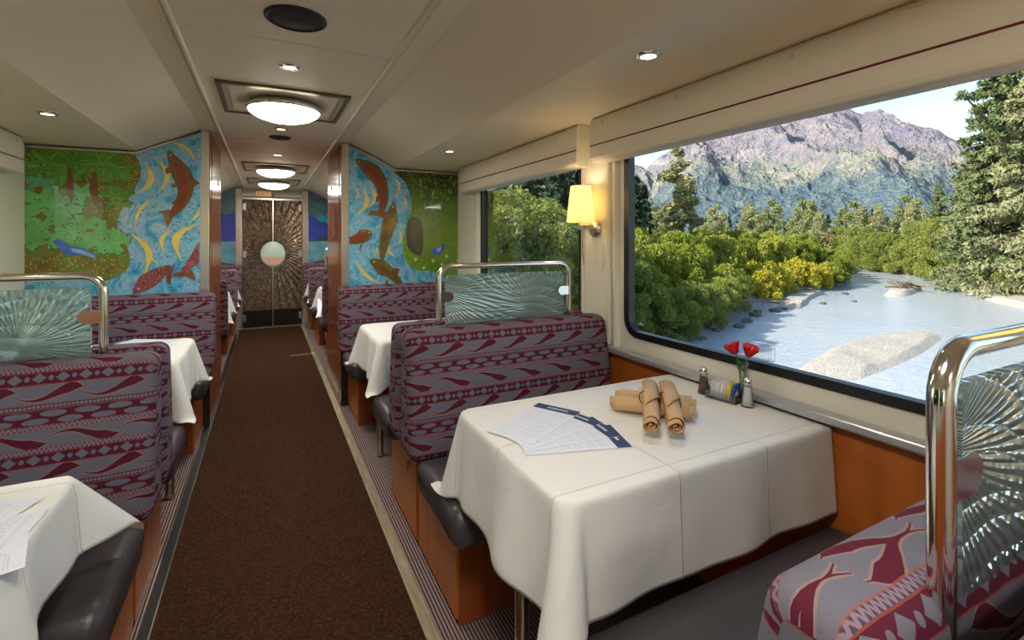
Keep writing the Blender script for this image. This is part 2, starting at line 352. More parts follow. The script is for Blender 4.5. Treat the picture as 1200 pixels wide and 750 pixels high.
ML_BIRD = [[(-1.189,1.312),(-1.167,1.322),(-1.14,1.312),(-1.107,1.276),(-1.068,1.275),(-1.023,1.253),(-0.975,1.223),(-0.977,1.194),(-1.034,1.217),(-1.09,1.218),(-1.129,1.221),(-1.156,1.255),(-1.173,1.29)],[(-1.101,1.264),(-1.046,1.253),(-0.983,1.216),(-0.983,1.198),(-1.057,1.229),(-1.096,1.24)],[(-1.162,1.316),(-1.14,1.309),(-1.129,1.287),(-1.151,1.29)]]
MR_MEADOW = [(0.966,1.888),(1.009,1.827),(1.052,1.761),(1.083,1.651),(1.08,1.564),(1.052,1.46),(1.026,1.357),(1.014,1.255),(1.031,1.169),(1.069,1.099),(1.139,1.059),(1.229,1.052),(1.302,1.032),(1.413,0.984),(1.572,0.978),(1.585,1.92)]
MR_SW = [(0.918,1.848,0.952,1.654,0.28),(1.0,1.699,1.009,1.542,0.25),(0.686,1.751,0.622,1.503,0.3),(0.731,1.762,0.726,1.568,0.35),(0.619,1.748,0.625,1.617,0.25),(0.986,1.405,0.957,1.255,0.2),(0.895,1.323,0.969,1.166,-0.25),(0.799,1.273,0.763,1.162,0.18),(0.63,1.159,0.845,0.951,-0.12),(0.898,1.242,0.94,1.196,-0.2)]
MR_FISH = [([(0.63,1.958),(0.702,1.917),(0.782,1.856),(0.835,1.767),(0.855,1.659),(0.845,1.575),(0.835,1.524)],0.085,0),([(0.94,1.632),(0.923,1.526),(0.89,1.407),(0.862,1.289),(0.848,1.206),(0.845,1.155)],0.075,2),([(0.758,1.386),(0.718,1.359),(0.654,1.326),(0.591,1.307),(0.529,1.282)],0.07,0),([(0.742,1.157),(0.823,1.109),(0.898,1.05),(0.966,0.983),(1.017,0.912)],0.075,2)]
MR_FINS = [[(0.832,1.842),(0.898,1.821),(0.84,1.793)],[(0.815,1.557),(0.75,1.547),(0.726,1.518),(0.815,1.51),(0.873,1.483),(0.882,1.542)],[(0.799,1.673),(0.823,1.691),(0.815,1.624),(0.791,1.623)],[(0.71,1.835),(0.766,1.822),(0.742,1.795)],[(0.84,1.172),(0.799,1.123),(0.882,1.129)],[(0.949,1.51),(0.974,1.459),(0.94,1.45)],[(0.84,1.424),(0.865,1.441),(0.848,1.357)],[(0.67,1.274),(0.694,1.29),(0.67,1.233)],[(0.923,1.086),(0.991,1.076),(0.966,1.017)],[(0.815,1.072),(0.799,1.031),(0.857,1.037)],[(0.882,1.003),(0.898,0.943),(0.865,0.953)]]
MR_MARK = [(1.157,1.845,1.161,1.758,0.1),(1.161,1.714,1.171,1.663,0.2),(1.189,1.637,1.196,1.585,0.2),(1.287,1.856,1.294,1.791,0.1),(1.298,1.756,1.28,1.658,-0.2),(1.274,1.666,1.329,1.677,0.2),(1.454,1.83,1.451,1.772,0.25),(1.422,1.771,1.441,1.709,-0.3),(1.404,1.707,1.394,1.653,0.2),(1.329,1.642,1.357,1.599,0.2),(1.202,1.69,1.214,1.673,0.2)]
MR_BFLY = [[(1.261,1.244),(1.32,1.252),(1.385,1.288),(1.376,1.243),(1.329,1.181),(1.274,1.191)],[(1.302,1.244),(1.357,1.252),(1.32,1.199)]]
MR_FLOWER = [(1.122,1.15),(1.274,1.137),(1.394,1.172),(1.508,1.229),(1.504,1.132),(1.193,1.079),(1.357,1.101)]
MR_ROCK = [(1.069,1.495),(1.122,1.51),(1.175,1.462),(1.189,1.288),(1.166,1.184),(1.104,1.202),(1.052,1.272),(1.048,1.409)]
EL = [[(-0.56,2.08),(-0.411,2.088)],[(-0.56,1.801),(-0.411,1.805)],[(-0.56,1.728),(-0.411,1.732)],[(-0.56,1.322),(-0.411,1.322)],[(-0.56,1.25),(-0.411,1.249)],[(-0.56,0.961),(-0.411,0.958)]]
ER = [[(0.614,2.1),(0.898,2.113)],[(0.614,1.73),(0.898,1.737)],[(0.614,1.652),(0.898,1.658)],[(0.614,1.302),(0.898,1.301)],[(0.614,1.224),(0.898,1.222)],[(0.614,0.932),(0.898,0.925)]]
ER_PTS = {'cloud':[(0.614,2.1),(0.898,1.955),(0.898,1.658),(0.768,1.675),(0.614,1.74)],'mtn':[(0.614,1.632),(0.898,1.44),(0.898,1.301),(0.614,1.302)],'hill':[(0.614,1.302),(0.768,1.37),(0.898,1.46),(0.898,1.301)]}
# ------------------------------------------------------------------ car shell
CX=.09; XR=1.52; XL=-1.34; YB=-2.0; YE=8.1; YP=4.0; YQ=4.95
WIN=[(-1.47,.0),(.30,1.80),(2.14,3.52)]           # windows of the near saloon (y from, y to)
WIN2=[(5.20,6.45),(6.72,7.92)]
fl=MB().box(XL-.1,XR+.1,YB,YE+.1,-.10,-.004).build('floor_slab',M['dark_metal']); fl.name='floor'; struct(fl)
o=MB().box(-.342,.470,YB,YE,-.004,.004).build('floor_runner',M['carpet']); o.name='carpet_runner'; tag(o,'brown flecked carpet runner down the middle of the aisle','carpet',kind='structure')
for nm,a,b in (('floor_left',XL,-.385),('floor_right',.511,XR)):
    struct(MB().box(a,b,YB,YE,-.004,.006).build(nm,M['rib']))
struct(MB().box(.469,.511,YB,YE,-.004,.010).build('trim_1',M['strip'],bevel=.002))
s=MB().box(-.386,-.342,YB,YE,-.004,.0085,0)
s.box(-.347,-.342,YB,YE,.0085,.011,1).box(-.386,-.381,YB,YE,.0085,.011,1); struct(s.build('trim_2',[M['black'],M['brushed']]))
# ceiling: one extruded section
ce=[(XL-.02,1.91),(-.77,1.91),(-.405,2.088),(-.29,2.088),(-.29,2.07),(.478,2.07),(.478,2.088),(.588,2.088),(.955,1.91),(XR+.02,1.91),(1.66,1.93),(1.25,2.4),(-1.07,2.4),(-1.48,1.93)]
struct(MB().prism(ce,YB,YE,'y').build('ceiling',M['cream']))
for k,(xa) in enumerate((-.287,.475)):
    struct(MB().tube([(xa,YB,2.071),(xa,YE,2.071)],.011,10).tube([(xa+(.022 if k else -.022),YB,2.084),(xa+(.022 if k else -.022),YE,2.084)],.006,8).build('trim_%d'%(3+k),M['rail_cream']))
sm=MB()
for y in (-.3,1.42,2.02,3.9,4.2,4.98): sm.box(-.285,.473,y-.0012,y+.0012,2.0685,2.0705)
struct(sm.build('trim_5',M['rail_cream']))
# cavity ends
struct(MB().box(XL-.1,XR+.1,YB-.08,YB,-.1,2.4).build('wall_back',M['wall']))
struct(MB().box(XL-.1,XR+.1,YE,YE+.08,-.1,2.4).build('wall_front',M['wall']))
def rrect(y0,y1,z0,z1,r,n=7):
    pts=[]
    for cy,cz,a in ((y1-r,z1-r,0),(y0+r,z1-r,PI/2),(y0+r,z0+r,PI),(y1-r,z0+r,3*PI/2)):
        for k in range(n+1): t=a+PI/2*k/n; pts.append((cy+r*math.cos(t),cz+r*math.sin(t)))
    return pts
def ringwall(mb,xi,xo,a,b,z0,z1,hole,mi=0):
    """wall slab between y=a..b with a rounded hole"""
    n=len(hole); cy=sum(p[0] for p in hole)/n; cz=sum(p[1] for p in hole)/n
    def outer(p):
        dy,dz=p[0]-cy,p[1]-cz
        t=min(((b if dy>0 else a)-cy)/dy if abs(dy)>1e-6 else 1e9, ((z1 if dz>0 else z0)-cz)/dz if abs(dz)>1e-6 else 1e9)
        return (cy+dy*t,cz+dz*t)
    out=[outer(p) for p in hole]
    # snap the ray nearest each corner to it
    for c in ((a,z0),(a,z1),(b,z0),(b,z1)):
        k=min(range(n),key=lambda i:(out[i][0]-c[0])**2+(out[i][1]-c[1])**2); out[k]=c
    for x in (xi,xo):
        vs=[(x,*p) for p in hole]+[(x,*p) for p in out]
        mb.add(vs,[(i,(i+1)%n,n+(i+1)%n,n+i) for i in range(n)],mi)
    vs=[(xi,*p) for p in hole]+[(xo,*p) for p in hole]
    mb.add(vs,[(i,(i+1)%n,n+(i+1)%n,n+i) for i in range(n)],mi,smooth=True)
ZS=.80; WZ0=.865; WZ1=1.80
for side,xi,xo,sg in (('right',XR,XR+.045,1),('left',XL,XL-.045,-1)):
    w=MB(); segs=[]; wl=WIN+WIN2
    cuts=[YB,.15,1.96,3.70,4.95,6.58,YE+.0]
    for (a,b),(y0,y1) in zip([(cuts[0],cuts[1]),(cuts[1],cuts[2]),(cuts[2],cuts[3]),(cuts[4],cuts[5]),(cuts[5],cuts[6])],wl):
        ringwall(w,xi,xo,a,b,ZS,1.93,rrect(y0,y1,WZ0,WZ1,.09))
    w.box(min(xi,xo),max(xi,xo),3.70,4.95,ZS,1.93)
    w.box(min(xi,xo),max(xi,xo),YB,YE,-.1,ZS)
    struct(w.build('wall_'+side,M['wall']))
    # flat pilasters between the windows, and slim half-round posts beside them
    p=MB()
    for y0,y1 in ((1.885,2.085),(.09,.23),(6.53,6.65)): p.box(min(xi,xi-sg*.03),max(xi,xi-sg*.03),y0,y1,ZS,1.91)
    struct(p.build('trim_6' if sg>0 else 'trim_7',M['wall'],bevel=.01))
    p=MB()
    for y in (1.855,2.115,3.565,.255,.065,5.15,6.49,6.68,7.96): p.tube([(xi-sg*.003,y,ZS),(xi-sg*.003,y,1.91)],.022,12)
    p.box(min(xi,xi-sg*.02),max(xi,xi-sg*.02),3.60,3.99,ZS,1.91)
    struct(p.build('trim_8' if sg>0 else 'trim_9',M['wall']))
    # wood dado and the sill ledge above it
    struct(MB().box(min(xi,xi-sg*.015),max(xi,xi-sg*.015),YB,YP,.006,.775).box(min(xi,xi-sg*.015),max(xi,xi-sg*.015),YQ,YE,.006,.775).build('trim_10' if sg>0 else 'trim_11',M['cherry']))
    struct(MB().box(min(xi,xi-sg*.055),max(xi,xi-sg*.055),YB,YP,.775,.803).box(min(xi,xi-sg*.055),max(xi,xi-sg*.055),YQ,YE,.775,.803).build('trim_12' if sg>0 else 'trim_13',M['silver_sill'],bevel=.008,bseg=3))
    for k,(y0,y1) in enumerate(wl):
        g=MB(); 
        hole=rrect(y0,y1,WZ0,WZ1,.09); inn=rrect(y0+.035,y1-.035,WZ0+.03,WZ1-.03,.062); n=len(hole)
        xa=xi-sg*.006; xb=xi+sg*.03
        vs=[(xa,*p) for p in hole]+[(xa,*p) for p in inn]+[(xb,*p) for p in inn]+[(xb,*p) for p in hole]
        g.add(vs,[(i,(i+1)%n,n+(i+1)%n,n+i) for i in range(n)]+[(n+i,n+(i+1)%n,2*n+(i+1)%n,2*n+i) for i in range(n)]+[(i,(i+1)%n,3*n+(i+1)%n,3*n+i) for i in range(n)]+[(2*n+i,2*n+(i+1)%n,3*n+(i+1)%n,3*n+i) for i in range(n)],0,smooth=False)
        wo=struct(g.build('window_%d'%(k+1+(0 if sg>0 else 5)),M['black']))
        pane=MB().poly([(xb-sg*.012,*p) for p in inn],0).build('glass_pane',M['glass'],wo)
        if sg>0 and k==1:   # etched glazing label low on the pane
            e=MB(); L=rrect(1.052,1.143,.902,.968,.006,3); X0=xb-sg*.0135
            e.tube([(X0,*p) for p in L],.0007,4,closed=True)
            for q in range(7): e.box(X0-.0004,X0,1.062,1.133-(q%3)*.012,.912+q*.007,.9133+q*.007)
            e.build('etched_label',M['etch'],wo)
            e=MB()
            for q in range(5): e.box(X0-.0005,X0,1.695+q*.006,1.699+q*.006,.925+.003*(q%2),.931+.003*(q%3))
            e.build('maker_mark',M['menu_white'],wo)
# blinds (pelmets) over the windows
def valance(name,xi,sg,y0,y1,label):
    t=thing(name,label,'blind',(0,0,0),0)
    d=.105
    pts=[(xi,1.909),(xi-sg*(d-.012),1.909),(xi-sg*d,1.895),(xi-sg*(d+.004),1.715),(xi-sg*(d-.006),1.698),(xi-sg*(d-.03),1.695),(xi,1.70)]
    if sg<0: pts=pts[::-1]
    MB().prism(pts,y0,y1,'y').build('pelmet',M['blind'],t,bevel=.006,bseg=3)
    x=xi-sg*(d+.0025)
    MB().tube([(xi-sg*.02,y1+.001,1.775),(x,y1+.001,1.775),(x,y0,1.775)],.0035,6).build('piping',M['red_piping'],t)
    k=0; y=y1-.09
    while y>y0+.05:
        MB().lathe([(0,.006),(.006,.005),(.009,.002),(.010,0)],12).build('button',M['button'],t,loc=(xi-sg*(d-.001),y,1.872),rot=(0,-sg*PI/2,0)); y-=.46
    return t
valance('window_blind',XR,1,.13,1.925,'long cream fabric pelmet with red piping above the large near right window')
valance('window_blind',XR,1,2.045,3.72,'shorter cream pelmet with red piping over the right window behind the wall lamp')
valance('window_blind',XL,-1,2.045,3.72,'cream pelmet with red piping at the left edge beside the green leaf mural')
valance('window_blind',XR,1,YB+.05,.08,'cream pelmet over the right window behind the nearest bench')
valance('window_blind',XL,-1,.13,1.925,'cream pelmet over the left window beside the nearest left table')
for sg,xi in ((1,XR),(-1,XL)):
    for y0,y1,w in ((5.1,6.55,'nearer'),(6.62,8.0,'farther')):
        valance('window_blind',xi,sg,y0,y1,'cream pelmet above the %s %s window beyond the mural partitions'%(w,'right' if sg>0 else 'left'))
# ------------------------------------------------------------------ closets (mural partitions)
def closet(side):
    sg=1 if side=='right' else -1
    xa=.530 if sg>0 else -.358        # aisle face
    xw=XR if sg>0 else XL
    def ctop(x): 
        xx=abs(x-CX); return 2.086 if xx<.495 else (2.086-(xx-.495)/(.862-.495)*.178 if xx<.862 else 1.908)
    xs=[xa, CX+sg*.495, CX+sg*.862, xw]
    poly=[(xa,.006),(xw,.006)]+[(x,ctop(x)-.002) for x in xs[::-1]]
    t=thing('service_closet','full-height wooden closet with a fish mural on its %s aisle face'%side,'closet',(0,0,0))
    t['label']=('right-hand partition closet with cherry wood aisle side and trout mural front' if sg>0 else 'left-hand partition closet with dark wood aisle side and leaf and salmon mural front')
    if sg<0: poly=poly[::-1]
    MB().prism(poly,YP+.012,YQ,'y').build('carcass',M['closet_wood'],t)
    # stainless corner strip on the front and round the aisle edge
    MB().box(min(xa,xa+sg*.058),max(xa,xa+sg*.058),YP-.004,YP+.02,.006,2.084).build('corner_strip',M['stainless'],t,bevel=.004)
    MB().box(min(xa-sg*.004,xa),max(xa-sg*.004,xa),YP+.01,YP+.09,.006,2.067).build('corner_strip',M['closet_wood'],t)
    MB().box(min(xa-sg*.006,xa),max(xa-sg*.006,xa),YP+.13,YQ-.05,.04,2.02).build('door',M['closet_wood'],t,bevel=.002)
    MB().box(min(xa-sg*.010,xa),max(xa-sg*.010,xa),YP+.60,YP+.64,1.76,1.80).build('latch',M['black'],t)
    MB().box(min(xa-sg*.010,xa),max(xa-sg*.010,xa),YP+.60,YP+.64,.52,.56).build('latch',M['black'],t)
    if sg>0:
        b=MB().box(xa-.012,xa,YP+.38,YP+.52,1.33,1.60,0)
        for q in range(12): b.box(xa-.0135,xa-.012,YP+.40,YP+.50,1.35+q*.019,1.357+q*.019,1)
        b.build('notice_plate',[M['cherry_dark'],M['stainless']],t)
    MB().box(min(xa-sg*.005,xa+sg*.05),max(xa-sg*.005,xa+sg*.05),YP-.008,YP+.0,.006,.43).build('kick_strip',M['dark_metal'],t)
    # thin stainless edge over the mural
    x1=xa+sg*.058
    path=[(x1,YP-.006,ctop(x1)-.014),(CX+sg*.495,YP-.006,ctop(CX+sg*.495)-.014),(CX+sg*.862,YP-.006,1.895),(xw,YP-.006,1.895)]
    MB().tube(path,.010,6).build('mural_frame',M['brushed'],t)
    # mural: one painted panel
    mu=MB(); Y0=YP-.006
    mats=['mural_water','mural_meadow' if sg<0 else 'mural_grass','mural_yellow','fish_brown','fish_pink','fish_olive','fish_red','fish_fin','mural_leaf_bright','mural_leaf_dark','mural_leaf_teal','mural_vein','mural_stem','mural_blue_bird','mural_pale','mural_rock','mural_mark','mural_flower','mural_edge']
    ix={k:i for i,k in enumerate(mats)}
    if sg<0: ix['mural_grass']=1
    xlo,xhi=min(x1,xw),max(x1,xw)
    pp=[(xlo,.93),(xhi,.93)]+sorted([(x,ctop(x)-.012) for x in (xhi,CX+sg*.862,CX+sg*.495,xlo)],key=lambda p:-p[0])
    mu.prism(pp,Y0,YP+.012,'y',0)
    def clip(poly2):
        # keep a polygon inside the panel (Sutherland-Hodgman against its convex-enough sides)
        def cl(P,f):
            o=[]
            for i in range(len(P)):
                a,b=P[i-1],P[i]; fa,fb=f(a),f(b)
                if (fa>=0)!=(fb>=0): t_=fa/(fa-fb); o.append((a[0]+(b[0]-a[0])*t_,a[1]+(b[1]-a[1])*t_))
                if fb>=0: o.append(b)
            return o
        P=list(poly2)
        P=cl(P,lambda p:p[0]-xlo); 
        if P: P=cl(P,lambda p:xhi-p[0])
        if P: P=cl(P,lambda p:p[1]-.931)
        if P: P=cl(P,lambda p:2.074-p[1])
        return P
    lay=[0]
    def put(pts,key,level):
        P=clip(pts)
        # lower any point above the sloping top
        P=[(x,min(z,ctop(x)-.013)) for x,z in P]
        if len(P)<3: return
        area=sum(P[i-1][0]*P[i][1]-P[i][0]*P[i-1][1] for i in range(len(P)))
        if area<0: P=P[::-1]
        lay[0]+=1
        y=Y0-.0005*level-.00001*lay[0]
        mu.add([(x,y,z) for x,z in P],[tuple(range(len(P)))],ix[key])
    def smoothp(P,closed=True,n=4):
        out=[]; N=len(P)
        for i in range(N if closed else N-1):
            p0,p1,p2,p3=[P[(i+d)%N] if closed else P[max(0,min(N-1,i+d))] for d in (-1,0,1,2)]
            for k in range(n):
                t_=k/n; out.append(tuple(.5*((2*p1[c])+(-p0[c]+p2[c])*t_+(2*p0[c]-5*p1[c]+4*p2[c]-p3[c])*t_*t_+(-p0[c]+3*p1[c]-3*p2[c]+p3[c])*t_**3) for c in (0,1)))
        if not closed: out.append(P[-1])
        return out
    def cres(a,b,c,d,bend,key='mural_yellow',lv=2,wf=1.0):
        L=math.hypot(c-a,d-b); nx,nz=(d-b)/L,-(c-a)/L; up=[];dn=[]
        for k in range(13):
            t_=k/12; e=math.sin(PI*t_); w=(abs(bend)*.24+.07)*e**1.1*wf
            x,z=a+(c-a)*t_,b+(d-b)*t_
            o1=-bend*e*.72
            up.append((x+nx*(o1*1.25+w*.5)*L,z+nz*(o1*1.25+w*.5)*L)); dn.append((x+nx*(o1*1.25-w*.5)*L,z+nz*(o1*1.25-w*.5)*L))
        put(up+dn[::-1][1:-1],key,lv)
    def leaf(x,z,r,a,c):
        r*=.84
        key=('mural_leaf_bright','mural_leaf_dark','mural_leaf_teal')[c]; pts=[]
        for k in range(84):
            th=2*PI*k/84; lob=.42+.58*abs(math.cos(2.5*th))**1.1; ser=1+.09*math.sin(17*th)
            rr=r*lob*ser*(1.0 if math.cos(th)>-.85 else .5); pts.append((x+rr*math.cos(th+a)*1.05,z+rr*math.sin(th+a)*.85))
        lv=2 if c!=1 else 1
        put([(x+(px_-x)*1.05,z+(pz_-z)*1.05) for px_,pz_ in pts],'mural_edge',lv-.3)
        put(pts,key,lv)
        for q in range(-2,3):
            an=a+q*2*PI/5; cres(x-.1*r*math.cos(a),z-.1*r*math.sin(a),x+.78*r*math.cos(an),z+.66*r*math.sin(an),.06,'mural_vein' if c!=1 else 'mural_leaf_bright',lv+1,.55)
    def fishy(sp,w,k):
        S=smoothp(sp,False,6); n=len(S); up=[];dn=[];iu=[];idn=[]
        for i,(x,z) in enumerate(S):
            t_=i/(n-1); a=S[max(0,i-1)]; b=S[min(n-1,i+1)]; L=math.hypot(b[0]-a[0],b[1]-a[1]) or 1
            nx,nz=-(b[1]-a[1])/L,(b[0]-a[0])/L
            ww=w*.80*(math.sin(min(1,t_*2.6)*PI/2)**.9)*(1-.78*max(0,(t_-.3)/.7)**1.0)
            up.append((x+nx*ww,z+nz*ww)); dn.append((x-nx*ww,z-nz*ww))
            if .16<t_<.95:
                e=math.sin((t_-.16)/.79*PI)**.4; iu.append((x+nx*ww*.35*e,z+nz*ww*.35*e)); idn.append((x-nx*ww*.62*e,z-nz*ww*.62*e))
        put(up+dn[::-1],('fish_brown','fish_pink','fish_olive')[k],3)
        put(iu+idn[::-1],('fish_red','fish_pink','fish_brown')[k],4)
        hx,hz=S[3]; put([(hx+.006*math.cos(q),hz+.006*math.sin(q)) for q in np.linspace(0,2*PI,9)[:-1]],'mural_flower',5)
    if sg<0:
        put(smoothp(ML_MEADOW,True,3),'mural_meadow',1)
        for q in range(1,5):      # pale current lines following the meadow edge
            ln=smoothp(ML_MEADOW[3:14],False,5); o_=.028*q+.012
            a=[(x+o_,z) for x,z in ln]; b=[(x+o_+.006,z) for x,z in ln]; 
            for i in range(0,len(a)-1): put([a[i],a[i+1],b[i+1],b[i]],'mural_pale',1)
        for l in ML_LEAF: leaf(*l)
        for q in ML_STEM: put(q,'mural_stem',3)
        for s_ in ML_SW: cres(*s_)
        for q in ML_FINS: put(q,'fish_fin',2.5)
        for q in ML_FISH: fishy(*q)
        for k,q in enumerate(ML_BIRD): put(q,'mural_blue_bird' if k!=1 else 'mural_pale',5+k)
    else:
        put(smoothp(MR_MEADOW,True,3),'mural_grass',1)
        put(smoothp(MR_ROCK,True,3),'mural_rock',2)
        for s_ in MR_SW: cres(*s_)
        for q in range(1,4):
            ln=smoothp(MR_MEADOW[0:11],False,5); o_=-.022*q-.012
            a=[(x+o_,z-.01*q) for x,z in ln]; b=[(x+o_-.005,z-.01*q) for x,z in ln]
            for i in range(0,len(a)-1): put([a[i],a[i+1],b[i+1],b[i]],'mural_pale',1)
        for s_ in MR_MARK: cres(*s_,key='mural_mark',lv=2,wf=1.2)
        for q in MR_FINS: put(q,'fish_fin',2.5)
        for q in MR_FISH: fishy(*q)
        for k,q in enumerate(MR_BFLY): put(q,'mural_blue_bird' if k!=1 else 'mural_pale',3+k)
        for x,z in MR_FLOWER:
            put([(x+(.022 if i%2 else .008)*math.cos(i*PI/4+.4),z+(.022 if i%2 else .008)*math.sin(i*PI/4+.4)) for i in range(8)],'mural_flower',3)
    # pale current lines in the water
    mu.build('mural',[M[k] for k in mats],t)
    return t
closet('left'); closet('right')
# end wall murals
for side,sg in (('left',-1),('right',1)):
    x0=CX+sg*.49; x1=XR-.03 if sg>0 else XL+.03
    def ctop(x): xx=abs(x-CX); return 2.07 if xx<.495 else (2.07-(xx-.495)/.367*.178 if xx<.862 else 1.892)
    xs=[x0,x0+sg*.01,CX+sg*.862,x1]; t=thing('end_mural','%s lake and purple mountain mural beside the far double doors'%side,'mural',(0,YE,0))
    def rowpoly(b0,b1,y,key,mi,mb,top=None):
        N=16; up=[];dn=[]
        for k in range(N+1):
            x=x0+(x1-x0)*k/N; up.append((x,y,min(b1(x),ctop(x)))); dn.append((x,y,min(b0(x),ctop(x)-.001)))
        P=up+dn[::-1]
        if sg>0: P=P[::-1]
        mb.add(P,[tuple(range(len(P)))],mi)
    mb=MB(); base=[(x0,.93),(x1,.93),(x1,ctop(x1)),(CX+sg*.862,ctop(CX+sg*.862)),(x0,2.07)]
    if sg<0: base=base[::-1]
    mb.prism(base,-.03,-.0005,'y',0)
    dd=lambda x:abs(x-x0)
    bands=[(lambda x:1.64+.05*math.sin(dd(x)*6),lambda x:2.1,1),(lambda x:1.2,lambda x:1.70-.5*dd(x)*(1 if sg>0 else .2)+.02*math.sin(x*40),2),(lambda x:1.2,lambda x:1.28+(.35*dd(x) if sg>0 else .05*dd(x)),3),(lambda x:.94,lambda x:1.29,4),(lambda x:.93,lambda x:.95+(.25*dd(x)),5)]
    for k,(b0,b1,mi) in enumerate(bands): rowpoly(b0,b1,-.031-.0006*k,None,mi,mb)
    mb.build('mural_panel',[M[k] for k in ('mural_turq','mural_cloud','mural_purple','mural_hill','mural_lake','mural_brown')],t)
    MB().box(min(CX+sg*.405,CX+sg*.488),max(CX+sg*.405,CX+sg*.488),-.05,-.0005,.006,2.066).build('post',M['stainless'],t,bevel=.004)
# double doors at the end
t=thing('double_door','pair of embossed bronze metal doors with a round window between the lake murals','door',(0,YE,0)); 
for sg in (-1,1):
    xa,xb=(CX-.398,CX-.004) if sg<0 else (CX+.004,CX+.398)
    lf=MB().box(xa,xb,-.030,-.002,.02,1.91).build('door_leaf',M['emboss'],t)
    MB().box(xa+.004,xb-.004,-.036,-.030,.03,.27).build('kick_plate',M['dark_metal'],lf)
    for z in (1.80,1.10,.16): MB().box(xa if sg<0 else xb-.045,xa+.045 if sg<0 else xb,-.045,-.030,z-.05,z+.05).build('hinge',M['brushed'],lf,bevel=.003)
MB().box(CX-.006,CX+.006,-.040,-.001,.02,1.92).build('meeting_stile',M['brushed'],t)
disc=MB(); n=28
disc.lathe([(0,0),(.152,0),(.165,-.006),(.168,-.012)],n,0,M=Matrix.Translation((CX+.0,-.0445,1.10))@Matrix.Rotation(PI/2,4,'X')@Matrix.Scale(1.12,4,(0,1,0)))
def half(z): return 1
disc.build('round_window',M['frosted_disc'],t)
pk=MB(); pts=[(CX+.148*math.cos(a),1.10+.148*1.12*math.sin(a)) for a in np.linspace(PI+.25,2*PI-.25,14)]
pk.prism(pts,-.0462,-.0455,'y',0); pk.build('pink_tint',M['disc_pink'],t)
for k,(xa,xb) in enumerate(((CX-.398,CX-.006),(CX+.006,CX+.398))):
    h=MB(); prof=[(-.10+0,1.945),(-.03,2.055),(-.002,2.06),(-.002,1.93)]
    arc=[(-.002,1.935),(-.05,1.938),(-.085,1.955),(-.095,1.985),(-.085,2.015),(-.05,2.045),(-.002,2.055)]
    h.prism(arc,xa,xb,'x',0).build('header_cover',M['header'],t)
MB().box(CX-.405,CX+.405,-.02,-.0,1.905,1.935).build('lintel',M['brushed'],t)
struct(MB().box(-.36,.53,YE-.06,YE,.004,.014).build('trim_14',M['strip']))
# exit sign
def textmesh(txt,size,mat,parent,loc,rot,name='lettering',ext=.0004):
    cu=bpy.data.curves.new('txt','FONT'); cu.body=txt; cu.size=size; cu.align_x='CENTER'; cu.align_y='CENTER'; cu.extrude=ext
    ob=bpy.data.objects.new('txt',cu); COL.objects.link(ob); bpy.context.view_layer.update()
    dg=bpy.context.evaluated_depsgraph_get(); me=bpy.data.meshes.new_from_object(ob.evaluated_get(dg)); COL.objects.unlink(ob); bpy.data.objects.remove(ob)
    me.materials.clear(); me.materials.append(mat); me.name=name
    o=bpy.data.objects.new(name,me); COL.objects.link(o); o.parent=parent; o.location=loc; o.rotation_euler=rot; return o
t=thing('exit_sign','small amber EXIT sign with red letters on the door header','sign',(-.035,YE-.102,1.99))
MB().box(-.095,.095,-.006,.004,-.036,.036).build('panel',M['exit_panel'],t,bevel=.002)
textmesh('EXIT',.078,M['exit_text'],t,(0,-.0075,0),(PI/2,0,0))
# ------------------------------------------------------------------ ceiling fittings
def lamp(kind,name,energy,loc,rot=(0,0,0),color=(1,.93,.8),size=.3,**kw):
    l=bpy.data.lights.new(name,kind); l.energy=energy; l.color=color
    if kind=='AREA': l.shape='DISK'; l.size=size
    elif kind=='SPOT': l.spot_size=math.radians(kw.get('ang',110)); l.spot_blend=.8; l.shadow_soft_size=size
    elif kind=='POINT': l.shadow_soft_size=size
    o=bpy.data.objects.new(name,l); COL.objects.link(o); o.location=loc; o.rotation_euler=rot; return o
def fixture(y,label,group=None):
    t=thing('ceiling_light',label,'ceiling light',(CX,y,2.07),0)
    f=MB(); a=.305; b=.31
    for (x0,x1,y0,y1) in ((-a,a,-b,-b+.022),(-a,a,b-.022,b),(-a,-a+.022,-b+.022,b-.022),(a-.022,a,-b+.022,b-.022)): f.box(x0,x1,y0,y1,-.012,0)
    f.build('outer_frame',M['bronze'],t,bevel=.002)
    f=MB(); a=.265; b=.27
    for (x0,x1,y0,y1) in ((-a,a,-b,-b+.012),(-a,a,b-.012,b),(-a,-a+.012,-b+.012,b-.012),(a-.012,a,-b+.012,b-.012)): f.box(x0,x1,y0,y1,-.008,0)
    f.build('inner_frame',M['brushed'],t)
    MB().box(-.284,.284,-.289,.289,-.004,0).build('back_panel',M['button'],t)
    MB().lathe([(.150,-.004),(.176,-.010),(.188,-.026),(.190,-.040),(.182,-.046)],48).build('ring',M['chrome'],t)
    MB().lathe([(.183,-.042),(.172,-.060),(.14,-.080),(.09,-.096),(.04,-.104),(0,-.106)],48).build('glass_dome',M['dome_light'],t)
    MB().tube([(0,-.186,-.043),(0,-.172,-.062),(0,-.14,-.083),(0,-.09,-.099),(0,0,-.110),(0,.09,-.099),(0,.14,-.083),(0,.172,-.062),(0,.186,-.043)],.0035,6).build('strap',M['chrome'],t)
    return t
for y,l in ((2.94,'round frosted dome light in a square frame, nearest on the aisle ceiling'),(5.61,'middle dome light of the aisle ceiling, just past the mural partitions'),(6.95,'farthest dome light of the aisle ceiling, by the double doors'),(.27,'dome light of the aisle ceiling overhead the nearest tables'),(-1.3,'dome light of the aisle ceiling at the near end of the car')):
    fixture(y,l)
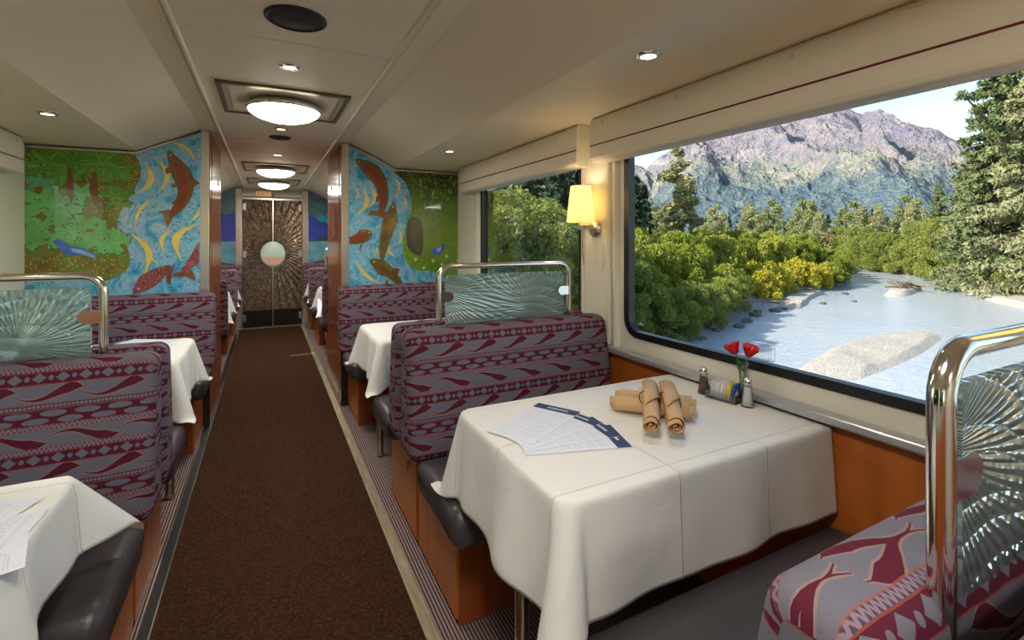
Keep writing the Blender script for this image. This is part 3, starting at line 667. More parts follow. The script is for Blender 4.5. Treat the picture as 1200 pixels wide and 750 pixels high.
def downlight(x,y,z,label):
    t=thing('downlight',label,'downlight',(x,y,z),0)
    MB().lathe([(.024,-.001),(.026,-.006),(.036,-.005),(.042,0)],28).build('trim_ring',M['chrome'],t)
    MB().lathe([(.025,-.0035),(.015,-.005),(0,-.006)],20).build('bulb',M['bulb_light'],t)
    s=lamp('SPOT','downlight_lamp',SPOTP,(0,0,-.02),(0,0,0),(1,.92,.8),.03,ang=120); s.parent=t; s.name='spot_lamp'
for y,l in ((2.31,'small downlight between the black speaker and the nearest dome light'),(3.63,'small downlight just beyond the nearest dome light, by the partitions'),(4.76,'small downlight between the partitions, past the second speaker'),(.9,'small aisle downlight near the first tables')): downlight(CX,y,2.07,l)
downlight(1.092,1.18,1.91,'downlight above the large window on the low right ceiling')
downlight(1.092,3.06,1.91,'downlight on the low right ceiling near the trout mural')
downlight(-.912,3.0,1.91,'downlight on the low left ceiling above the leaf mural booth')
downlight(-.912,1.18,1.91,'downlight on the low left ceiling over the nearest left table')
for y,l,r in ((1.79,'large black oval speaker grille nearest on the aisle ceiling',.098),(3.93,'small black speaker grille beyond the nearest dome light',.075),(6.28,'farthest black speaker grille between the two far dome lights',.075)):
    t=thing('ceiling_speaker',l,'speaker',(CX,y,2.07))
    MB().lathe([(r,-.0),(r,-.006),(r-.008,-.010),(r-.012,-.006)],40).build('rim',M['dark_metal'],t)
    MB().lathe([(r-.011,-.005),(r*.5,-.012),(0,-.015)],40).build('grille',M['speaker_grille'],t)
# ------------------------------------------------------------------ wall lamps
def sconce(x,y,sg,label):
    t=thing('wall_lamp',label,'wall lamp',(x,y,0))
    MB().lathe([(.0,.030),(.02,.028),(.038,.018),(.046,.004),(.047,0)],28,M=Matrix.Translation((0,0,1.375))@Matrix.Rotation(-sg*PI/2,4,'Y')).build('wall_plate',M['brushed'],t)
    MB().box(-sg*.10 if sg>0 else .0,0 if sg>0 else .10,-.016,.016,1.368,1.398).build('arm',M['brushed'],t,bevel=.006)
    cx=-sg*.092
    MB().tube([(cx,0,1.37),(cx,0,1.44)],.008,10).build('stem',M['brushed'],t)
    MB().tube([(cx+sg*.012,0,1.40),(cx+sg*.012,0,1.26),(cx+sg*.018,0,1.20)],.0045,8).build('pull_rod',M['brushed'],t)
    MB().lathe([(.071,1.405),(.050,1.585)],40).lathe([(.0695,1.405),(.0485,1.585)],40).build('shade',M['shade'],t).location=(cx,0,0)
    MB().lathe([(.0,1.43),(.012,1.435),(.02,1.47),(.02,1.50),(.012,1.53),(0,1.54)],16).build('bulb',M['bulb_light'],t).location=(cx,0,0)
    l=lamp('POINT','shade_lamp',SCONCE,(cx,0,1.56),(0,0,0),(1,.92,.74),.02); l.parent=t; l.name='lamp'
sconce(XR-.032,1.985,1,'lit wall lamp with cream tapered shade on the pillar beside the large right window')
sconce(XL+.032,1.985,-1,'lit wall lamp with cream tapered shade on the left pillar')
sconce(XR-.032,.16,1,'lit wall lamp on the right pillar behind the nearest bench')
sconce(XL+.032,.16,-1,'lit wall lamp on the left pillar near the first left table')
# ------------------------------------------------------------------ seating
def sweepx(mb,prof,x0,x1,r,top,mi=0,bul=0.0,seg=5,nx=10):
    """closed rounded profile (y,z) swept along x with rounded ends; uv = (x, distance down from the top)"""
    n=len(prof); cy=sum(p[0] for p in prof)/n; cz=sum(p[1] for p in prof)/n
    st=[]
    for k in range(seg+1): a=PI/2*k/seg; st.append((x0+r*(1-math.cos(a)),r*(1-math.sin(a))))
    for k in range(1,nx): st.append((x0+r+(x1-x0-2*r)*k/nx,-bul*math.sin(PI*k/nx)))
    for k in range(seg+1): a=PI/2*(1-k/seg); st.append((x1-r*(1-math.cos(a)),r*(1-math.sin(a))))
    nor=[]
    for i in range(n):
        a=prof[i-1];b=prof[(i+1)%n]; dy,dz=b[0]-a[0],b[1]-a[1]; L=math.hypot(dy,dz); nor.append((dz/L,-dy/L))
    # orientation check
    area=sum(prof[i-1][0]*prof[i][1]-prof[i][0]*prof[i-1][1] for i in range(n)); sgn=1 if area>0 else -1
    vs=[];uv=[]
    zm=max(p[1] for p in prof); tp=[p[0] for p in prof if p[1]>zm-.002]; yt=(min(tp)+max(tp))/2
    i0=min(range(n),key=lambda i:abs(prof[i][0]-yt)+(0 if prof[i][1]>zm-.004 else 9)); cum=[0.]
    for q in range(n): a_=prof[(i0+q)%n]; b_=prof[(i0+q+1)%n]; cum.append(cum[-1]+math.hypot(b_[0]-a_[0],b_[1]-a_[1]))
    arc=[0.]*n
    for q in range(n): arc[(i0+q)%n]=min(cum[q],cum[-1]-cum[q])
    for j,(x,ins) in enumerate(st):
        ins=ins if j<=seg or j>=len(st)-seg-1 else ins
        for i,(y,z) in enumerate(prof):
            vs.append((x,y-sgn*nor[i][0]*ins,z-sgn*nor[i][1]*ins))
            uv.append((x+1,arc[i]))
    m=len(st); fs=[]
    for j in range(m-1):
        for i in range(n): fs.append((j*n+i,j*n+(i+1)%n,(j+1)*n+(i+1)%n,(j+1)*n+i))
    mb.add(vs,fs,mi,uvs=uv,smooth=True)
    for j,rev in ((0,True),(m-1,False)):
        ring=vs[j*n:(j+1)*n]; c=(st[j][0],cy,cz)
        V=ring+[c]; U=[(p[1]+x1*(j>0)+1,top-p[2]+.05) for p in V]
        mb.add(V,[((i+1)%n,i,n) if rev else (i,(i+1)%n,n) for i in range(n)],mi,uvs=U,smooth=False)
    return mb
def roundpoly(pts,r,n=4):
    out=[];N=len(pts)
    for i in range(N):
        p0,p1,p2=[Vector((*pts[(i+d)%N],0)) for d in (-1,0,1)]
        a=(p0-p1); b=(p2-p1); rr=min(r,a.length*.45,b.length*.45); A=p1+a.normalized()*rr; B=p1+b.normalized()*rr
        for k in range(n+1):
            t=k/n; q=(1-t)**2*A+2*(1-t)*t*p1+t*t*B; out.append((q.x,q.y))
    return out
def subdiv(pts,mx):
    out=[]
    for i in range(len(pts)):
        a=pts[i];b=pts[(i+1)%len(pts)]; L=math.hypot(b[0]-a[0],b[1]-a[1]); k=max(1,int(math.ceil(L/mx)))
        for q in range(k): out.append((a[0]+(b[0]-a[0])*q/k,a[1]+(b[1]-a[1])*q/k))
    return out
def make_bench(ax):
    """bench seen from its front (-y); ax = which x side faces the aisle. back plane at y=0"""
    t=thing('bench_seat','bench','bench',(0,0,0))
    W=.50
    lo,hi=(-.405,.51) if ax<0 else (-.51,.405)
    base=MB().box(lo,hi,-.465,-.006,.006,.37).build('base_cabinet',M['cherry_dark'],t,bevel=.003)
    xf=lo if ax<0 else hi
    d=MB().box(min(xf,xf+ax*.012),max(xf,xf+ax*.012),-.459,-.012,.03,.362).build('door',M['cherry'],t,bevel=.002)
    la=MB().tube([(xf+ax*.014,-.10,.325),(xf+ax*.024,-.10,.325)],.011,12).tube([(xf+ax*.022,-.10,.325),(xf+ax*.024,-.10,.295)],.004,8); la.build('latch',M['chrome'],d)
    # cushion
    c0,c1=(-.49,.50) if ax<0 else (-.50,.49)
    prof=subdiv(roundpoly([(-.645,.37),(-.23,.37),(-.20,.485),(-.625,.485)],.045,5),.05)
    prof2=[(y,z+(.012*math.sin(PI*min(1,max(0,(y+.645)/.43))) if z>.44 else 0)) for y,z in prof]
    sweepx(MB(),prof2,c0,c1,.04,.49).build('cushion',M['leather'],t)
    # welt along the cushion edge
    b0,b1=(-.50,.48) if ax<0 else (-.48,.50)
    prof=subdiv(roundpoly([(-.195,.455),(-.015,.455),(-.012,.955),(-.132,.955)],.045,6),.04)
    prof=[(y-(.012*math.sin(PI*(z-.455)/.5) if y<-.08 else 0),z) for y,z in prof]
    sweepx(MB(),prof,b0,b1,.035,.955,bul=.004).build('backrest',M['fabric'],t)
    return t
bA=make_bench(-1); bB=make_bench(1); used={}
BX_R=.99; BX_L=.18-.99
def bench(x,yc,facing,label):
    """facing -1: towards the camera, +1: away; yc = back plane"""
    side=1 if x>0 else -1
    ax=-side                       # aisle direction in world
    key=ax if facing<0 else -ax
    src=bA if key<0 else bB
    rz=0 if facing<0 else PI
    if not used.get(key): used[key]=1; src.location=(x,yc,0); src.rotation_euler=(0,0,rz); src['label']=label; return src
    return dup(src,(x,yc,0),rz,label)
D1=2.01; D0=.215
bench(BX_R,D1-.008,-1,'maroon patterned bench behind the large right table, facing the camera')
bench(BX_R,D1+.008,1,'right bench backing onto the large table booth, facing the trout mural')
bench(BX_R,YP-.016,-1,'right bench against the trout mural partition')
bench(BX_R,D0+.008,1,'near bench at the bottom right, its back towards the camera')
bench(BX_R,D0-.008,-1,'bench at the lower right corner below the close-up glass divider')
bench(BX_L,D1-.008,-1,'left bench behind the nearest left table, facing the camera')
bench(BX_L,D1+.008,1,'left bench facing away, just behind the large chrome-framed divider')
bench(BX_L,YP-.016,-1,'left bench against the leaf and salmon mural')
for x,sd in ((BX_R,'right'),(BX_L,'left')):
    b=bench(x,6.84,-1,'%s bench facing the camera in the middle of the far section'%sd)
    bench(x,YE-.055,-1,'%s bench against the lake mural at the far end'%sd)
    bench(x,YQ+.02,1,'%s bench backing onto the closet, facing the far doors'%sd)
def divider(x,y,label,ax):
    t=thing('glass_divider',label,'divider',(x,y,0))
    R=.334; r=.055; zt=1.203; z0=.90; rr=.0125; pts=[(-R,0,z0),(-R,0,zt-r)]
    for k in range(1,7): a=PI/2*k/6; pts.append((-R+r-r*math.cos(a),0,zt-r+r*math.sin(a)))
    pts.append((R-r,0,zt))
    for k in range(1,7): a=PI/2*k/6; pts.append((R-r+r*math.sin(a),0,zt-r+r*math.cos(a)))
    pts.append((R,0,z0))
    MB().tube(pts,rr,14).build('frame_rail',M['chrome'],t)
    pn=MB(); L=rrect(-.303,.303,.925,1.165,.025,4)
    pn.prism(L,-.006,.006,'y'); pn.build('glass_panel',M['burst'],t,bevel=.002)
    for s_ in (-1,1):
        c=MB()
        for yy in (-.0115,.0065):
            pts2=[(s_*(R-.005),1.05),(s_*(R-.005),1.092)]+[(s_*(.292-.022*math.sin(a)),1.071+.022*math.cos(a)) for a in np.linspace(0,PI,8)]+[(s_*(R-.005),1.05)]
            c.prism(pts2[1:],yy,yy+.005,'y')
        c.build('clamp',M['chrome'],t,bevel=.001)
    return t
divider(.998,D1-.01,'chrome-framed starburst glass divider on the right bench beside the wall lamp',-1)
divider(-.805,D1-.01,'chrome-framed starburst glass divider on the left bench before the leaf mural',1)
divider(.962,D0+.03,'close-up chrome-framed aqua glass divider at the right edge',-1)
divider(1.04,6.87,'small far glass divider beyond the right partition',-1)
# ------------------------------------------------------------------ tables and cloths
def clothmesh(s,La,W,oa,ob,seed=0,res=.0115,A=(.25,.25),z=.764,amp=.009,rc=.05,nf=(1,1),ridges=(),zfl=.503):
    """cloth over a table: a = 0 at the wall .. La at the aisle edge; |b|<=W; overhangs oa and ob. returns MB in world-like local coords (x from the wall towards the aisle * -s)"""
    rs=random.Random(seed); ph=[rs.uniform(0,6.28) for _ in range(6)]
    na=int((La+oa)/res)+1; nb=int(2*(W+ob)/res)+1
    aa=np.linspace(0,La+oa,na); bb=np.linspace(-(W+ob),W+ob,nb)
    P=np.zeros((na,nb,3)); UV=np.zeros((na,nb,2))
    tau=.05
    for i,a in enumerate(aa):
        for j,b in enumerate(bb):
            sb=1 if b>0 else -1; UV[i,j]=(a,b)
            ea=max(0,a-(La-rc)); eb=max(0,abs(b)-(W-rc)); r=math.hypot(ea,eb); e=r-rc
            if (ea==0 and abs(b)<=W) or (eb==0 and a<=La) or (ea>0 and eb>0 and e<=0): p=(a,b,z)
            else:
                if ea>0 and eb>0: phi=math.atan2(eb,ea); cx_,cy_=La-rc,W-rc; ex,ey=cx_+rc*math.cos(phi),cy_+rc*math.sin(phi)
                elif eb==0: phi=0.; ex,ey=La,abs(b); e=a-La
                else: phi=PI/2; ex,ey=a,W; e=abs(b)-W
                if e<=0: p=(a,b,z)
                else:
                    cp=math.sin(2*phi); Ac=(A[0] if sb<0 else A[1]); 
                    al=tau+Ac*max(0,cp)**.8*((.5-.5*math.cos(8*phi))*.6+.4 if (nf[0] if sb<0 else nf[1])==2 else 1)
                    f=min(1,e/.24); rip=0
                    if phi==0.: q=b; rip=amp*(math.sin(q*17+ph[0])+.6*math.sin(q*29+ph[1]))*min(1,(W-abs(b))/.10+.2)
                    elif phi==PI/2: q=a; rip=amp*.7*(math.sin(q*15+ph[2]+sb)+.6*math.sin(q*27+ph[3]))*min(1,(La-a)/.10+.2)
                    if math.cos(phi)>.3:
                        bb_=b
                        for b0,am,wd in ridges: rip+=am*math.exp(-((bb_-b0)/wd)**2)*math.cos(phi)
                    h=e*math.sin(al)+rip*f; dz=-math.sqrt(max(0,e*e-min(e*.9,abs(h))**2))
                    p=(ex+h*math.cos(phi),sb*(ey+h*math.sin(phi)),z+dz)
                    if (ey>=W-.002 or (ea>0 and eb>.05)) and p[2]<zfl: 
                        ov=zfl-p[2]; p=(p[0],p[1]+sb*ov*.25,zfl+.004*math.sin(a*40))
            P[i,j]=p
    for it in range(5):
        Q=P.copy(); Q[1:-1,1:-1]=(P[:-2,1:-1]+P[2:,1:-1]+P[1:-1,:-2]+P[1:-1,2:]+4*P[1:-1,1:-1])/8
        Q[1:-1,0]=(P[:-2,0]+P[2:,0]+2*P[1:-1,0])/4; Q[1:-1,-1]=(P[:-2,-1]+P[2:,-1]+2*P[1:-1,-1])/4; Q[-1,1:-1]=(P[-1,:-2]+P[-1,2:]+2*P[-1,1:-1])/4
        P=Q
    top=P[...,2]>z-.004
    P[...,2]=np.where(top,np.maximum(P[...,2],z-.001),P[...,2])
    return P,UV
def add_cloth(name,P,UV,s,xw,yc,label,group=None):
    na,nb,_=P.shape; mb=MB()
    V=[(xw-s*P[i,j,0],yc+P[i,j,1],P[i,j,2]) for i in range(na) for j in range(nb)]
    F=[(i*nb+j,i*nb+j+1,(i+1)*nb+j+1,(i+1)*nb+j) for i in range(na-1) for j in range(nb-1)]
    if s<0: F=[f[::-1] for f in F]
    me=bpy.data.meshes.new(name); me.from_pydata(V,[],F); me.materials.append(M['cloth']); me.materials.append(M['hem'])
    l=me.uv_layers.new(name='UVMap'); U=UV.reshape(-1,2); idx=np.array([k for f in F for k in f]); l.data.foreach_set('uv',U[idx].ravel().astype(np.float32))
    me.polygons.foreach_set('use_smooth',[True]*len(F))
    o=bpy.data.objects.new(name,me); COL.objects.link(o)
    sd=o.modifiers.new('thick','SOLIDIFY'); sd.thickness=.0012; sd.offset=-1
    return tag(o,label,'tablecloth',group)
def table(s,yc,label,clabel,La=.96,W=.31,oa=.25,ob=.245,seed=0,A=(.3,.3),res=.0115,**kw):
    xw=XR-.02 if s>0 else XL+.02
    t=thing('dining_table',label,'table',(xw-s*La/2,yc,0))
    MB().prism(rrect(-La/2+.005,La/2-.012,-W+.012,W-.012,.055,6),.732,.756,'z').build('tabletop',M['cherry'],t,bevel=.004)
    xl=-s*(La/2-.075)
    MB().tube([(xl,0,.012),(xl,0,.733)],.020,16).build('leg',M['brushed'],t)
    MB().box(-.02,.02,-W*.7,W*.7,.712,.732,M=Matrix.Translation((xl,0,0))).build('bracket',M['brushed'],t)
    P,UV=clothmesh(s,La,W,oa,ob,seed,res,A,**kw)
    add_cloth('tablecloth',P,UV,s,xw,yc,clabel)
table(1,1.165,'large right-hand window table under a white cloth, nearest the camera','white tablecloth hanging in folds over the large right table',La=.95,W=.32,oa=.26,ob=.25,seed=3,A=(.28,.22),res=.009,nf=(1,1),ridges=((-.13,.045,.085),(.20,.02,.06),(-.30,-.015,.06)))
table(1,2.965,'right-hand table in the booth by the trout mural','white tablecloth on the right table before the trout mural',seed=5,res=.014)
table(-1,1.165,'left-hand table nearest the camera, cut by the frame edge','white tablecloth with sunlit lifted corner on the nearest left table',seed=9,La=.925,W=.335,A=(.3,.62),oa=.17,ob=.22,res=.010,ridges=((-.05,.03,.1),))
table(-1,2.965,'left-hand table in the booth by the leaf mural','white tablecloth on the left table before the leaf mural',seed=12,res=.014)
for s,sd in ((1,'right'),(-1,'left')):
    table(s,5.83,'%s-hand table just beyond the partition'%sd,'white tablecloth glimpsed just beyond the %s partition'%sd,seed=20+s,res=.02)
    table(s,7.12,'%s-hand table nearest the far doors'%sd,'white tablecloth glimpsed beside the %s jamb of the far doors'%sd,seed=30+s,res=.02)
# ------------------------------------------------------------------ menus
ZT=.7655
def menu(x,y,ang,lvl,label,tilt=0):
    L=.29;W=.155
    mb=MB(); z=0
    uvs=[(0,0),(W,0),(W,L),(0,L)]
    vs=[(-L/2,-W/2,0),(-L/2,W/2,0),(L/2,W/2,0),(L/2,-W/2,0)]
    top=[(v[0],v[1],.0008) for v in vs]
    mb.add(top,[(3,2,1,0)],0,uvs=uvs); mb.add(vs,[(0,1,2,3)],1)
    mb.add(vs+top,[(0,1,5,4),(1,2,6,5),(2,3,7,6),(3,0,4,7)],1)
    mb.box(L/2-.040,L/2,-W/2,W/2,.0008,.0012,2)
    rr=random.Random(int(abs(ang)*100)+lvl); q=-.03-.004*lvl
    while q<.03: w=rr.uniform(.002,.005); mb.box(L/2-.024,L/2-.0165,q,q+w,.0012,.0014,3); q+=w+.0015
    return tag(mb.build('menu_card',[M['paper'],M['menu_white'],M['menu_navy'],M['menu_white']],loc=(x,y,ZT+.0011*lvl),rot=(tilt,0,ang)),label,'menu')
def mn(hx,hy,deg,lvl,label): a=math.radians(deg); menu(hx-.145*math.cos(a),hy-.145*math.sin(a),a,lvl,label)
mn(.893,1.075,-17,0,'lowest fanned menu card, its navy end nearest the camera on the large table')
mn(.898,1.147,-5.6,1,'second fanned menu card from the bottom on the large table')
mn(.885,1.245,13,2,'third fanned menu card, mostly covered by the top one, on the large table')
mn(.855,1.337,29,3,'topmost fanned menu card, farthest from the camera on the large table')
def mn2(tx,ty,deg,lvl,label): a=math.radians(deg); menu(tx-.145*math.cos(a),ty-.145*math.sin(a),a+PI if False else a,lvl,label)
def mL(tipx,tipy,deg,lvl,label):   # tip = middle of the plain end
    a=math.radians(deg); menu(tipx+.145*math.cos(a),tipy+.145*math.sin(a),a,lvl,label)
mL(-.385,1.175,196,0,'lowest menu card fanned on the nearest left table')
mL(-.40,1.235,178,1,'middle menu card fanned on the nearest left table')
mL(-.45,1.30,160,2,'topmost menu card fanned on the nearest left table')
mn(.99,3.20,32,0,'lower menu card fanned on the right table before the trout mural')
mn(1.0,3.10,8,1,'middle menu card fanned on the right table before the trout mural')
mn(.985,3.00,-10,2,'upper menu card fanned on the right table before the trout mural')
mL(-.43,3.02,170,0,'lower menu card on the left table before the leaf mural')
mL(-.47,3.14,150,1,'upper menu card on the left table before the leaf mural')
# ------------------------------------------------------------------ napkin rolls
def make_napkin():
    t=thing('napkin_roll','x','napkin',(0,0,0))
    mb=MB(); L=.238; N=14; turns=3.4; K=80
    rs=random.Random(4)
    rings=[]
    for i in range(N+1):
        u=i/N; x=(u-.5)*L; ring=[]
        for k in range(K+1):
            th=turns*2*PI*k/K; r=.0022+.0195*(k/K)**.8
            r*=1.0+.05*math.sin(3*th+u*4)+(.10*(u-.5))
            if k>K*.8: x2=x
            ring.append((x+ (.012*math.sin(th*.5+1)*(1 if i in (0,N) else .0))*(k/K), r*math.cos(th), .0235+r*math.sin(th)*.93))
        rings.append(ring)
    n=K+1; vs=[p for r in rings for p in r]
    fs=[(i*n+k,i*n+k+1,(i+1)*n+k+1,(i+1)*n+k) for i in range(N) for k in range(K)]
    mb.add(vs,fs,0,smooth=True)
    # loose diagonal flap over the roll
    fl=[]; m=16
    for i in range(m+1):
        u=i/m; x0=-L/2+.004; x1=-L/2+.06+u*.115
        a=-.3+u*2.4
        fl+= [(x0,.0245*math.cos(a)*.93,.0235+.0242*math.sin(a)),(x1,.0265*math.cos(a),.0238+.0256*math.sin(a))]
    mb.add(fl,[(2*i,2*i+1,2*i+3,2*i+2) for i in range(m)],0,smooth=True)
    b=mb.build('cloth_roll',M['napkin'],t); sd=b.modifiers.new('t','SOLIDIFY'); sd.thickness=.0016
    # cutlery ends wrapped inside stay hidden; dark elastic cord round the roll
    pts=[(-.030+.018*math.cos(a),.0252*math.cos(a),.0236+.0245*math.sin(a)) for a in np.linspace(0,2*PI,29)[:-1]]
    MB().tube(pts,.0011,6,closed=True).build('cord',M['cord'],t)
    return t
nap=make_napkin(); nap['label']='-'
def napkin(x,y,z,deg,pitch,label,first=[True]):
    o=nap if first[0] else dup(nap); first[0]=False
    o.scale=(1,1.22,1.15); o.location=(x,y,z); o.rotation_euler=(0,math.radians(pitch),math.radians(deg)); o['label']=label; return o
napkin(1.075,1.15,ZT,128,0,'lower tan napkin roll nearer the camera, lying under the crossed pair')
napkin(1.13,1.193,ZT,128,0,'lower tan napkin roll nearer the window, lying under the crossed pair')
napkin(1.024,1.099,.799,229,9,'upper tan napkin roll on the left of the crossed pair')
napkin(1.071,1.063,.799,232,9,'upper tan napkin roll on the right of the crossed pair')
napkin(1.15,2.90,ZT,140,0,'tan napkin roll on the right table before the trout mural, under another')
napkin(1.17,2.93,.810,60,0,'tan napkin roll lying across another on the table before the trout mural')
napkin(-.95,2.95,ZT,140,0,'tan napkin roll on the left table seen through the divider')
# ------------------------------------------------------------------ cruet set and flowers
t=thing('condiment_tray','clear cut-glass tray holding sugar packets on the large table','tray',(1.415,1.155,ZT),math.radians(-80))
mb=MB(); mb.box(-.052,.052,-.026,.026,0,.006)
for a,b,c,d in ((-.055,.055,-.030,-.026),(-.055,.055,.026,.030),(-.055,-.051,-.026,.026),(.051,.055,-.026,.026)): mb.box(a,b,c,d,0,.028)
mb.build('dish',M['clear_glass'],t,bevel=.001)
rb=MB()
for k in range(16): 
    rb.box(-.053+k*.0068,-.050+k*.0068,-.0315,-.030,.003,.026).box(-.053+k*.0068,-.050+k*.0068,.030,.0315,.003,.026)
rb.build('ribs',M['clear_glass'],t)
Tm=Matrix.Translation((1.415,1.155,ZT))@Matrix.Rotation(math.radians(-80),4,'Z')
for k in range(13):
    u=-.040+k*.0066; p=Tm@Vector((u,0,.008))
    key='packet_white' if k<8 else ('packet_yellow' if k<11 else 'packet_blue')
    mb=MB().box(-.0016,.0016,-.022,.022,0,.052,0).box(-.0007,.0007,-.0225,.0225,.052,.057,0)
    if k>=8: mb.prism([(-.012,.020),(.0,.008),(.012,.020),(.0,.034)],.0016,.0020,'x',1)
    tag(mb.build('sugar_packet',[M[key],M['packet_blue'] if k<11 else M['menu_white']],loc=p,rot=(0,math.radians(8+2*(k%3)),math.radians(-80+3*(k%2))),bevel=.0006,bseg=1),
        {'packet_white':'white sugar packet standing in the glass tray','packet_yellow':'yellow sweetener packet with blue diamond in the glass tray','packet_blue':'blue sweetener packet at the tray end beside the white salt shaker'}[key],'packet','%s packets in the tray'%key[7:])
def shaker(x,y,fill,label):
    t=thing('pepper_shaker' if fill=='pepper' else 'salt_shaker',label,'shaker',(x,y,ZT))
    MB().lathe([(0,0),(.021,0),(.021,.003),(.017,.03),(.0125,.070),(.0125,.074)],10,smooth=False).build('glass_body',M['clear_glass'],t)
    MB().lathe([(0,.004),(.018,.004),(.0145,.03),(.0108,.058 if fill=='pepper' else .066),(0,.060 if fill=='pepper' else .067)],20).build('filling',M[fill],t)
    MB().lathe([(.0135,.072),(.0145,.074),(.0145,.082),(.012,.090),(.007,.096),(0,.098)],20).build('cap',M['chrome'],t)
shaker(1.405,1.235,'pepper','glass pepper shaker with chrome cap at the far end of the tray')
shaker(1.425,1.072,'salt','glass salt shaker with chrome cap at the near end of the tray')
vx,vy=1.462,1.118
t=thing('bud_vase','slim clear glass bud vase standing behind the sugar tray','vase',(vx,vy,ZT))
MB().lathe([(0,0),(.019,0),(.020,.004),(.011,.02),(.010,.05),(.013,.10),(.017,.132),(.0165,.132),(.0122,.10),(.009,.05),(.009,.024),(0,.022)],24).build('glass',M['clear_glass'],t)
def flower(dx,dy,h,lean,label,c='petal'):
    t=thing('red_flower',label,'flower',(vx,vy,ZT))
    s0=Vector((0,0,.03)); s1=Vector((dx*.3,dy*.3,.12)); s2=Vector((dx,dy,h))
    pts=[(s0*(1-u)**2+s1*2*u*(1-u)+s2*u*u) for u in np.linspace(0,1,8)]
    MB().tube(pts,.0022,6).build('stem',M['stem_green'],t)
    mb=MB(); R=Vector((dx,dy,.045)).to_track_quat('Z','Y').to_matrix().to_4x4(); T=Matrix.Translation(s2)@R
    for k in range(6):
        a=2*PI*k/6; n=6; vs=[];
        for i in range(n+1):
            u=i/n; w=.019*math.sin(PI*min(1,u*.85+.1))**.7; rad=.005+.021*u**1.2+(0 if k%2 else .004); zz=.046*u**.8-.010*u*u
            for q in (-1,0,1): vs.append((rad*math.cos(a)-q*w*math.sin(a),rad*math.sin(a)+q*w*math.cos(a),zz-(.003 if q==0 else 0)))
        mb.add(vs,[(i*3+q,i*3+q+1,(i+1)*3+q+1,(i+1)*3+q) for i in range(n) for q in (0,1)],0,smooth=True,M=T)
    fb=mb.build('petals',M[c],t); sd=fb.modifiers.new('t','SOLIDIFY'); sd.thickness=.0008
    mb=MB()
    for k in range(5): a=k*1.26; mb.tube([T@Vector((0,0,.004)),T@Vector((.006*math.cos(a),.006*math.sin(a),.034))],.0006,5)
    mb.build('stamens',M['petal_yellow'],t)
    mb=MB()
    for k,(a,zz) in enumerate(((1.0,.09),(3.4,.11),(5.2,.14))):
        u=Vector((math.cos(a),math.sin(a),.9)); b=Vector((dx*.3,dy*.3,zz)); w=Vector((-math.sin(a),math.cos(a),0))*.006
        mb.add([b,b+u*.018+w,b+u*.040,b+u*.018-w],[(0,1,2,3)],0)
    lf=mb.build('leaves',M['leaf_green'],t)
flower(-.010,.020,.160,0,'red flower on the left of the pair in the bud vase')
flower(.004,-.016,.158,0,'red flower on the right of the pair in the bud vase')
# ================================================================== outdoors
WZ=-3.7
LB=[(2.0,14.8),(8.0,15.6),(14.5,16.8),(18.6,17.6),(24.7,20.1),(34.4,25.2),(41.1,28.4),(45.7,28.5),(53.3,29.2),(60,32.2),(68.4,36.7),(88.5,49.9),(104,66),(112,90)]
RB=[(122,88),(114,66),(101,53),(85.6,41.2),(80.6,35.6),(75.8,29.8),(63,21.4),(55.5,16.2),(49,8),(46,-5),(48,-70)]
RIV=LB+RB+[(4.2,-70),(3.6,10)]
def inside(x,y,poly):
    c=np.zeros(x.shape,bool); n=len(poly)
    for i in range(n):
        x1,y1=poly[i-1]; x2,y2=poly[i]
        c^=((y1>y)!=(y2>y))&(x<(x2-x1)*(y-y1)/((y2-y1) if y2!=y1 else 1e-9)+x1)
    return c
def pdist(x,y,poly,closed=True):
    d=np.full(x.shape,1e9); n=len(poly)
    for i in range(0 if closed else 1,n):
        x1,y1=poly[i-1]; x2,y2=poly[i]; L=(x2-x1)**2+(y2-y1)**2
        t=np.clip(((x-x1)*(x2-x1)+(y-y1)*(y2-y1))/L,0,1); d=np.minimum(d,np.hypot(x-x1-t*(x2-x1),y-y1-t*(y2-y1)))
    return d
def vnoise(x,y,seed):
    xi=np.floor(x).astype(np.int64); yi=np.floor(y).astype(np.int64); fx=x-xi; fy=y-yi
    def h(a,b):
        n=(a*374761393+b*668265263+seed*1442695041)&0xffffffff; n=((n^(n>>13))*1274126177)&0xffffffff; return ((n^(n>>16))&0xffff)/65535.
    u=fx*fx*fx*(fx*(fx*6-15)+10); v=fy*fy*fy*(fy*(fy*6-15)+10)
    return (h(xi,yi)*(1-u)+h(xi+1,yi)*u)*(1-v)+(h(xi,yi+1)*(1-u)+h(xi+1,yi+1)*u)*v
def fbm(x,y,o=5,seed=0,ridge=False,gain=.5):
    a=1;s=0;t=0;w=1
    for k in range(o):
        n=vnoise(x*2**k,y*2**k,seed+k*7)
        if ridge: n=(1-abs(2*n-1))**1.6
        s=s+a*n*(w if ridge else 1); t+=a; a*=gain
        if ridge: w=np.clip(n*1.4,0.25,1)
    return s/t
def gridmesh(name,Xg,Yg,Zg,mat,smooth=True):
    na,nb=Xg.shape; V=np.stack([Xg,Yg,Zg],-1).reshape(-1,3)
    i,j=np.meshgrid(np.arange(na-1),np.arange(nb-1),indexing='ij'); a=(i*nb+j).ravel(); F=np.stack([a,a+nb,a+nb+1,a+1],1)
    return npmesh(name,V,F,[mat],smooth=smooth)
